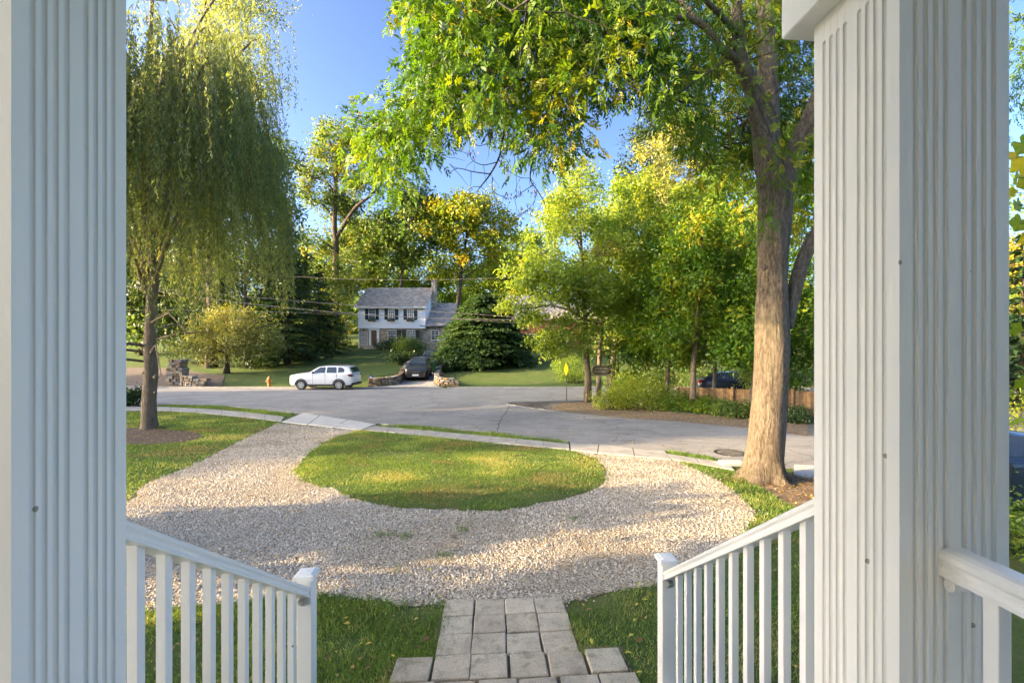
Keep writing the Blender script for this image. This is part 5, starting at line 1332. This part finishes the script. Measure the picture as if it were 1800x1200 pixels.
# ---- shrubs along the verge
sh = [(1075, 722, 'l_bright', .55, .7, 'pale yellow green shrub under the carved wooden sign'), (1105, 718, 'l_bright', .7, .95, 'lime shrub, second from the sign along the verge'), (1140, 722, 'l_bright', .8, 1.05, 'large lime shrub in the middle of the verge row'),
      (1172, 722, 'l_maple', .7, .9, 'mid green shrub by the slim dark trunk'), (1205, 724, 'l_ash', .7, .62, 'green shrub with arching shoots in front of the forked trunk'), (1240, 728, 'l_ash', .65, .5, 'dark green shrub in front of the board fence'),
      (1275, 732, 'l_oak', .55, .48, 'dull green shrub left of the fence end trunk'), (1305, 738, 'l_oak', .45, .5, 'lowest dull shrub beside the ash trunk'), (1400, 745, 'l_dark', .6, .5, 'dark low shrub between the ash trunk and the right column')]
for a, b, m_, r_, h_, lb_ in sh:
    x, y = G(a, b); bush(lb_, 'shrub', x, y + .5, r_ * 1.25, r_, h_ * 1.15, M[m_], 2200, .10, .055, 'shrubs along the verge', tmean=.5)
for a, Y_, r_, h_, m_, lb_ in ((1100, 27, 1.2, 1.5, 'l_maple', 'loose light green shrub behind the lime shrubs by the maples'), (1158, 31, 1.4, 1.3, 'l_oak', 'wide green shrub on the far lawn beyond the verge row'), (1402, 23.5, 1.3, 2.6, 'l_ash', 'tall green shrub between the ash trunk and the column, behind the fence'), (1345, 25, 1.5, 2.4, 'l_maple', 'tall loose shrub hidden partly by the ash trunk'), (1235, 34, 1.5, 1.6, 'l_oak', 'pale grassy shrub left of the dark blue car')):
    bush(lb_, 'shrub', *bx(a, Y_), r_, r_ * .8, h_, M[m_], 2000, .16, .09, tmean=.5)
x, y = bx(1000, 40.5); bush('clipped rounded boxwood on the lawn behind the yellow sign', 'shrub', x, y, 1.5, 1.2, 1.5, M['l_maple'], 2600, .12, .08, tmean=.35)
x, y = bx(1012, 37); bush('low loose shrub in front of the clipped boxwood', 'shrub', x, y, 1.3, .9, .8, M['l_maple'], 1600, .12, .07, tmean=.3)
for a, Y_, r_, h_, m_, lb_ in ((955, 55, 2.2, 2.0, 'l_dark', 'dark shrub below the brick house window'), (925, 56, 1.8, 1.8, 'l_dark', 'dark shrub right of the layered yew'), (1040, 52, 2.5, 2.6, 'l_oak', 'green shrub beside the brick house'),
      (690, 56.5, 1.2, 1.3, 'l_dark', 'dark shrub under the left lower window of the stone house'), (716, 54.5, 1.7, 1.7, 'l_maple', 'yellowish spreading shrub in front of the stone house windows'), (730, 53, .9, 1.5, 'l_oak', 'dull shrub above the driveway wall beside the garage'),
      (706, 46, 1.3, 1.2, 'l_dark', 'dark ivy shrub above the wall left of the black suv'), (778, 47, 1.0, 1.7, 'l_dark', 'grey green shrub above the wall right of the trash bin'), (785, 42, .9, 1.2, 'l_dark', 'low dark shrub on the bank right of the driveway'),
      (570, 60, 2.6, 2.2, 'l_oak', 'wide green shrub under the trees left of the house door'), (650, 60, .0, .0, '', '')):
    if r_: bush(lb_, 'shrub', *bx(a, Y_), r_, r_ * .8, h_, M[m_], 1500, .2, .12, tmean=.5)
for a, Y_, r_, h_, lb_ in ((345, 46, 2.4, 1.4, 'dark groundcover shrub behind the stone gate pier'), (460, 44, 2.4, 1.0, 'low dark shrub under the fir tree'), (540, 48, 2.6, 1.2, 'low dark shrub at the lawn edge behind the white suv'), (225, 23, .7, .8, 'dark shrub at the left column by the sidewalk')):
    bush(lb_, 'shrub', *bx(a, Y_), r_, r_ * .8, h_, M['l_dark'], 1500, .18, .1, tmean=.5)
x, y = bx(1800, 5.6); bush('yellow green shrub below the teal car at the right edge', 'shrub', x + .3, y + .6, .7, .5, .75, M['l_maple'], 2400, .06, .035, tmean=.4)
x, y = bx(1795, 8.6); bush('golden shrub behind the teal car at the right edge', 'shrub', x + 1.2, y + 1.5, 1.1, .9, 2.0, M['l_bright'], 2400, .07, .04, tmean=.6)

# ---- vine with big leaves at the right edge
vy = 3.1; vb = bx(1830, vy)
vine = thing('grape_vine', 'vine with large green and yellow leaves at the right edge past the column', 'vine', (*vb, gz(*vb)))
mb = MB(); vz = tuple(vine.location)
pxtube(mb, [(1830, 1290, vy, 5), (1826, 1000, vy, 5), (1832, 800, vy, 4), (1822, 600, vy, 4), (1828, 420, vy, 3.5), (1818, 260, vy, 3)], 6)
vl = [(1800, 255, 34, .35), (1786, 275, 30, .75), (1795, 292, 30, .85), (1788, 312, 28, .30), (1778, 338, 16, .6), (1790, 360, 24, .30), (1793, 392, 32, .35), (1786, 578, 24, .4), (1795, 590, 20, .75), (1790, 642, 12, .3), (1795, 672, 24, .35), (1780, 690, 14, .45), (1790, 740, 28, .40), (1804, 700, 30, .3), (1806, 320, 30, .55), (1808, 420, 26, .8), (1777, 692, 12, .4), (1798, 545, 14, .6)]
for i, (a, b, s_, tn) in enumerate(vl):
    c = W(a, b, vy - .1 + .2 * random.random()); s = s_ * .8 / F * vy; ang_ = rng.uniform(0, 6.28)
    m3 = np.array(Matrix.Rotation(R(90 + rng.normal() * 25), 3, 'X') @ Matrix.Rotation(rng.normal() * .4, 3, 'Y'))
    rim = []
    for k_ in range(20):
        th = 2 * math.pi * k_ / 20; rr = s * .62 * (1 + .16 * math.cos(5 * th + math.pi * 0) + .05 * math.cos(10 * th)) * (.45 if k_ == 10 else 1)
        rim.append((rr * math.cos(th), rr * math.sin(th), -.12 * rr * abs(math.sin(2.5 * th))))
    V = np.array([(0, 0, 0)] + rim); ca, sa = math.cos(ang_), math.sin(ang_); V = V @ np.array([[ca, sa, 0], [-sa, ca, 0], [0, 0, 1]])
    V = V @ m3.T + c - np.array(vz)
    fq = np.array([(0, 1 + k_, 1 + (k_ + 1) % 20) for k_ in range(20)])
    bigmesh('leaf', V, fq, M['l_yellow'], vine, np.full(20, tn) + rng.normal(0, .05, 20))
    st = W(1825, b + 20, vy); mb.tube([tuple(st), tuple((st + c) / 2 + np.array((0, 0, .03))), tuple(c)], [.004, .003, .002], 4)
mb.build('stem', M['b_twig'], vine, org=vz)

# ---- trees beside and behind the porch, out of the frame: they throw the shade bands
def shade(label, x, y, H, r_, n=160, mat='l_ash', zlo=.15, ry=None, L=.8, name='tree'):
    z = gz(x, y); c = z + H * (1 + zlo) / 2; ry = ry or r_
    tree(label, 'tree', (x, y), [np.array((x, y, c, r_, ry, H * (1 - zlo) / 2)), np.array((x, y + ry * .3, c - H * .1, r_ * .8, ry * .7, H * .3)), np.array((x, y - ry * .3, z + H * .3, r_ * .8, ry * .8, H * .3))], n, 26, .1 * r_ + .35, L, L * .6, M[mat], .25, M['b_dark'], nlimb=6, nsub=2, name=name)
for yy, lb_ in ((-8.8, 'nearest the house'), (-6.6, 'second from the house'), (-4.4, 'third from the house'), (-2.2, 'farthest from the house')):  # unseen row left of the porch, added to block the low sun from it
    shade('unseen tall narrow tree added to keep the porch in shade, ' + lb_, -22, yy, 16, 1.7, 420, 'l_dark', .03, L=.6)
shade('small round tree left of the drive outside the view', -15, 3.9, 5.4, 1.1, 90, zlo=.45, L=.4)
for yy, hh, rr, lb_ in ((-1.2, 23, 2.8, 'first'), (3.8, 22, 2.8, 'second'), (8.8, 23, 3.0, 'third'), (13.8, 22.5, 2.8, 'fourth'), (18.0, 22, 2.0, 'fifth'), (28, 21, 2.4, 'sixth')):
    shade(lb_ + ' tree from the house in the far row left of the street', -66, yy, hh, rr, 260, L=1.2)

# ------------------------------------------------------------------ grass, gravel, fallen leaves
_fd = [(rng.normal(size=2) * 1.1 * 1.9 ** k_, rng.uniform(0, 6.28), rng.normal(size=2) * 1.1 * 1.9 ** k_, rng.uniform(0, 6.28), .6 ** k_) for k_ in range(5) for _ in range(3)]
def fractal(q):            # patchy value around 0
    v = np.zeros(len(q))
    for a, b, c, d, w in _fd: v += w * np.sin(q @ a + b) * np.sin(q @ c + d)
    return v / 2.2
def blades(name, regions, mat=M['blade']):
    Pp, Hh, T = [], [], []
    for poly, n, h, dry in regions:
        q = inpoly_sample(poly, n); Pp.append(q); 
        q = q + rng.normal(0, 1, q.shape) * np.where(rng.random((n, 1)) < .2, .13, .04); Pp[-1] = q
        fr = fractal(q)
        pn = np.sin(q[:, 0] * 1.9 + np.sin(q[:, 1] * 2.3)) * np.sin(q[:, 1] * 1.5 + np.cos(q[:, 0] * 1.1 + 1))
        Hh.append(h * rng.uniform(.5, 1.3, n) * (1 + .3 * pn)); T.append(.46 + .10 * pn * dry + .55 * fr * dry + rng.normal(0, .14, n) + np.where(rng.random(n) < .06 + .10 * dry * (pn > .3), .5, 0))
    q = np.concatenate(Pp); h = np.concatenate(Hh); t = np.concatenate(T)
    ok = (rng.random(len(q)) < np.clip(1.15 - 1.5 * np.maximum(0, fractal(q * 1.3 + 7.7) - .12), .12, 1)) & ~inpoly(q[:, 0], q[:, 1], [tuple(p) for p in mul]) & ~inpoly(q[:, 0], q[:, 1], [tuple(p) for p in rl])
    q, h, t = q[ok], h[ok], t[ok]; n = len(q)
    z = hgrid(q[:, 0], q[:, 1]) + .01; a = rng.uniform(0, 6.28, n); dist = np.hypot(q[:, 0], q[:, 1])
    w = np.clip(dist * .00095, .004, .02)
    base = np.stack([q[:, 0], q[:, 1], z], 1); d = np.stack([np.cos(a), np.sin(a), np.zeros(n)], 1) * w[:, None]
    ln = rv(n) * np.array((1, 1, 0)) * h[:, None] * .75; tip = base + ln + np.array((0, 0, 1.0)) * h[:, None]
    V = np.stack([base - d, base + d, tip], 1).reshape(-1, 3)
    return bigmesh(name, V, np.arange(3 * n).reshape(n, 3), mat, None, np.clip(t, 0, 1), kind='stuff')
gl = [G(*p) for p in [(555, 1048), (640, 1056), (725, 1064), (778, 1064), (765, 1120), (755, 1165), (690, 1172), (660, 1290), (60, 1290), (-200, 1100), (120, 1092), (400, 1062)]]
grr = [G(*p) for p in [(993, 1062), (1062, 1044), (1142, 1031), (1232, 1005), (1292, 957), (1330, 905), (1420, 890), (1700, 950), (1700, 1290), (1110, 1290), (1092, 1170), (1010, 1155)]]
l_left = [G(*p) for p in [(-100, 724), (220, 724), (300, 724), (400, 732), (490, 743), (430, 771), (330, 821), (255, 851), (205, 893), (60, 924), (-200, 970)]]
l_st = [G(*p) for p in [(285, 712), (400, 714), (515, 727.5), (498, 732), (400, 721.5), (300, 716)]]
l_st2 = [G(*p) for p in [(668, 745.5), (850, 759.5), (995, 777), (998, 780.5), (860, 767.5), (665, 750)]]
l_st3 = [G(*p) for p in [(1170, 792.5), (1252, 806), (1258, 811), (1172, 797.5)]]
l_rt = [G(*p) for p in [(1190, 810), (1242, 833), (1292, 863), (1326, 896), (1425, 905), (1500, 880), (1400, 850), (1330, 838), (1290, 830)]]
blades('grass', [(isl_w, 80000, .045, .9), (gl, 34000, .042, 1.0), (grr, 30000, .042, 1.0), (l_left, 60000, .045, 1.0), (l_st, 7000, .06, .4), (l_st2, 9000, .06, .4), (l_st3, 1800, .06, .4), (l_rt, 9000, .05, .8), ([P(-.60, 4.0), P(-.49, 4.0), P(-.47, 4.95), P(-.58, 4.95)], 700, .045, .6), ([P(.765, 4.0), P(.87, 4.0), P(.85, 4.92), P(.745, 4.92)], 600, .045, .6), ([P(-.92, 3.3), P(-.80, 3.3), P(-.80, 4.0), P(-.92, 4.0)], 500, .045, .6), ([P(-.84, 3.96), P(-.5, 3.95), P(-.5, 4.03), P(-.86, 4.03)], 260, .04, .6)] + [([(x_ + .13 * math.cos(a_) * r_, y_ + .11 * math.sin(a_) * r_) for a_, r_ in zip(np.linspace(0, 5.6, 7), rng.uniform(.3, .9, 7))], 45, .05, .4) for x_, y_ in (G(*p) for p in ((662, 942), (690, 940), (716, 944), (780, 976), (815, 932), (700, 1000), (1010, 912)))])
# gravel stones
q = inpoly_sample([G(*p) for p in outer] , 150000)
keep = rng.random(len(q)) < np.clip(1.25 - q[:, 1] * .05, .35, 1)
q = q + rng.normal(0, 1, q.shape) * np.where(rng.random((len(q), 1)) < .15, .16, .04); gp_ = fractal(q * .8 + 3.1)
q = q[keep & ~inpoly(q[:, 0], q[:, 1], isl_w) & (rng.random(len(q)) < np.clip(1.2 - 2.2 * np.maximum(0, gp_ - .10), .18, 1))]
ex = q[rng.permutation(len(q))[:1500]] + rng.normal(0, .12, (1500, 2))
q = np.concatenate([q, ex]); n = len(q)
s = rng.gamma(4, .0018, n) + .004; s = np.clip(s * np.clip(.75 + q[:, 1] * .04, .9, 1.5), .005, .022)
oc = np.array([(1, 0, 0), (0, 1, 0), (-1, 0, 0), (0, -1, 0), (0, 0, .8)])
V = oc[None] * (1 + rng.normal(0, .28, (n, 5, 1))) + rng.normal(0, .2, (n, 5, 3))
V[:, :4, 2] -= .25
a = rng.uniform(0, 6.28, n); ca, sa = np.cos(a)[:, None], np.sin(a)[:, None]
V = np.stack([V[:, :, 0] * ca - V[:, :, 1] * sa, V[:, :, 0] * sa + V[:, :, 1] * ca, V[:, :, 2]], 2) * s[:, None, None]
V += np.stack([q[:, 0], q[:, 1], hgrid(q[:, 0], q[:, 1]) + .008 + s * .35], 1)[:, None]
tri = np.array([(0, 1, 4), (1, 2, 4), (2, 3, 4), (3, 0, 4)])
Fq = (np.arange(n)[:, None, None] * 5 + tri[None]).reshape(-1, 3)
pn = np.sin(q[:, 0] * 1.3 + 1.0) * np.sin(q[:, 1] * 1.1 + q[:, 0] * .4)
bigmesh('gravel', V.reshape(-1, 3), Fq, M['stone'], None, np.repeat(np.clip(rng.beta(2.2, 1.6, n) - .30 * np.clip(fractal(q * .8 + 3.1) + .05, -.1, 1), 0, 1), 4), kind='stuff')
# litter of small dead leaves
ql = np.concatenate([inpoly_sample(outer_w, 1500), inpoly_sample(isl_w, 160), inpoly_sample(l_left, 260), inpoly_sample(gl, 120), inpoly_sample(grr, 150), inpoly_sample([tuple(p) for p in rl], 700), inpoly_sample([tuple(p) for p in mul], 500), inpoly_sample([G(p[0], p[1]) for p in isl_low] + [G(1020, 706), G(1100, 712), G(1200, 727), G(1310, 733), G(1420, 742)], 1500), inpoly_sample(road_poly[:14] + il, 500), inpoly_sample([G(880, 762), G(1000, 778), G(1255, 806), G(1420, 835), G(1420, 800), G(1200, 776), G(1000, 755)], 260)])
n = len(ql); zz = hgrid(ql[:, 0], ql[:, 1]) + rng.uniform(.025, .05, n)
lit = leaves('fallen_leaf_litter', np.stack([ql[:, 0], ql[:, 1], zz], 1), rv(n) * np.array((1, 1, .25)), rv(n) * .35 + np.array((0, 0, 1)), rng.uniform(.03, .075, n), rng.uniform(.018, .04, n), rng.beta(1.3, 1.8, n), M['l_brown']); lit['kind'] = 'stuff'
LL = ['largest yellow fallen leaf, beside the right corner of the wide paver row', 'yellow fallen leaf halfway between the pavers and the right newel post', 'yellow fallen leaf just left of the right newel post shaft', 'yellow fallen leaf at the gravel edge near the right newel post',
      'yellow fallen leaf just above another one, left of the right railing', 'yellow fallen leaf right of the rightmost paver', 'yellow fallen leaf by the top right paver at the gravel edge', 'orange brown fallen leaf just below the top right paver corner', 'pale yellow fallen leaf in the middle of the left front grass',
      'small yellow fallen leaf on the left front grass, nearest the narrow pavers', 'yellow fallen leaf lowest in the picture, beside the right railing', 'small yellow fallen leaf just above the leftmost paver', 'curled brown leaf on the grass at the left edge of the pavers', 'brown leaf lying on the gravel below the turf island', 'brown leaf lying on the turf island near its right end']
for i, (a, b, tn, s_) in enumerate(((1041, 1144, .95, .11), (1114, 1125, .9, .10), (1140, 1063, .9, .09), (1123, 1037, .95, .08), (1113, 1103, .85, .08), (1098, 1158, .9, .08), (1023, 1070, .8, .08), (1030, 1083, .5, .09), (655, 1140, .8, .09), (727, 1100, .75, .07), (1118, 1195, .9, .07), (694, 1166, .85, .06), (757, 1130, .12, .14), (794, 953, .25, .16), (1000, 831, .3, .1))):
    x, y = G(a, b); z = gz(x, y) + (.06 if 'g' else 0)
    Pq = np.array([(0, 0, 0.0)]); ag = rng.uniform(0, 6.28)
    o = leaves('fallen_leaf', np.zeros((1, 3)), np.array([(math.cos(ag), math.sin(ag), .15)]), np.array([(0, 0, 1.0)]), s_ * .8, s_ * .32, np.array([tn]), M['l_brown'])
    o.location = (x, y, z)
    tag(o, LL[i], 'leaf', 'leaves fallen on the grass' if tn > .4 else None)
tot = sum(len(o.data.loop_triangles) if False else sum(max(0, p.loop_total - 2) for p in o.data.polygons) if len(o.data.polygons) < 5000 else len(o.data.polygons) * (o.data.polygons[0].loop_total - 2) for o in COL.objects if o.type == 'MESH')
print('triangles', tot)
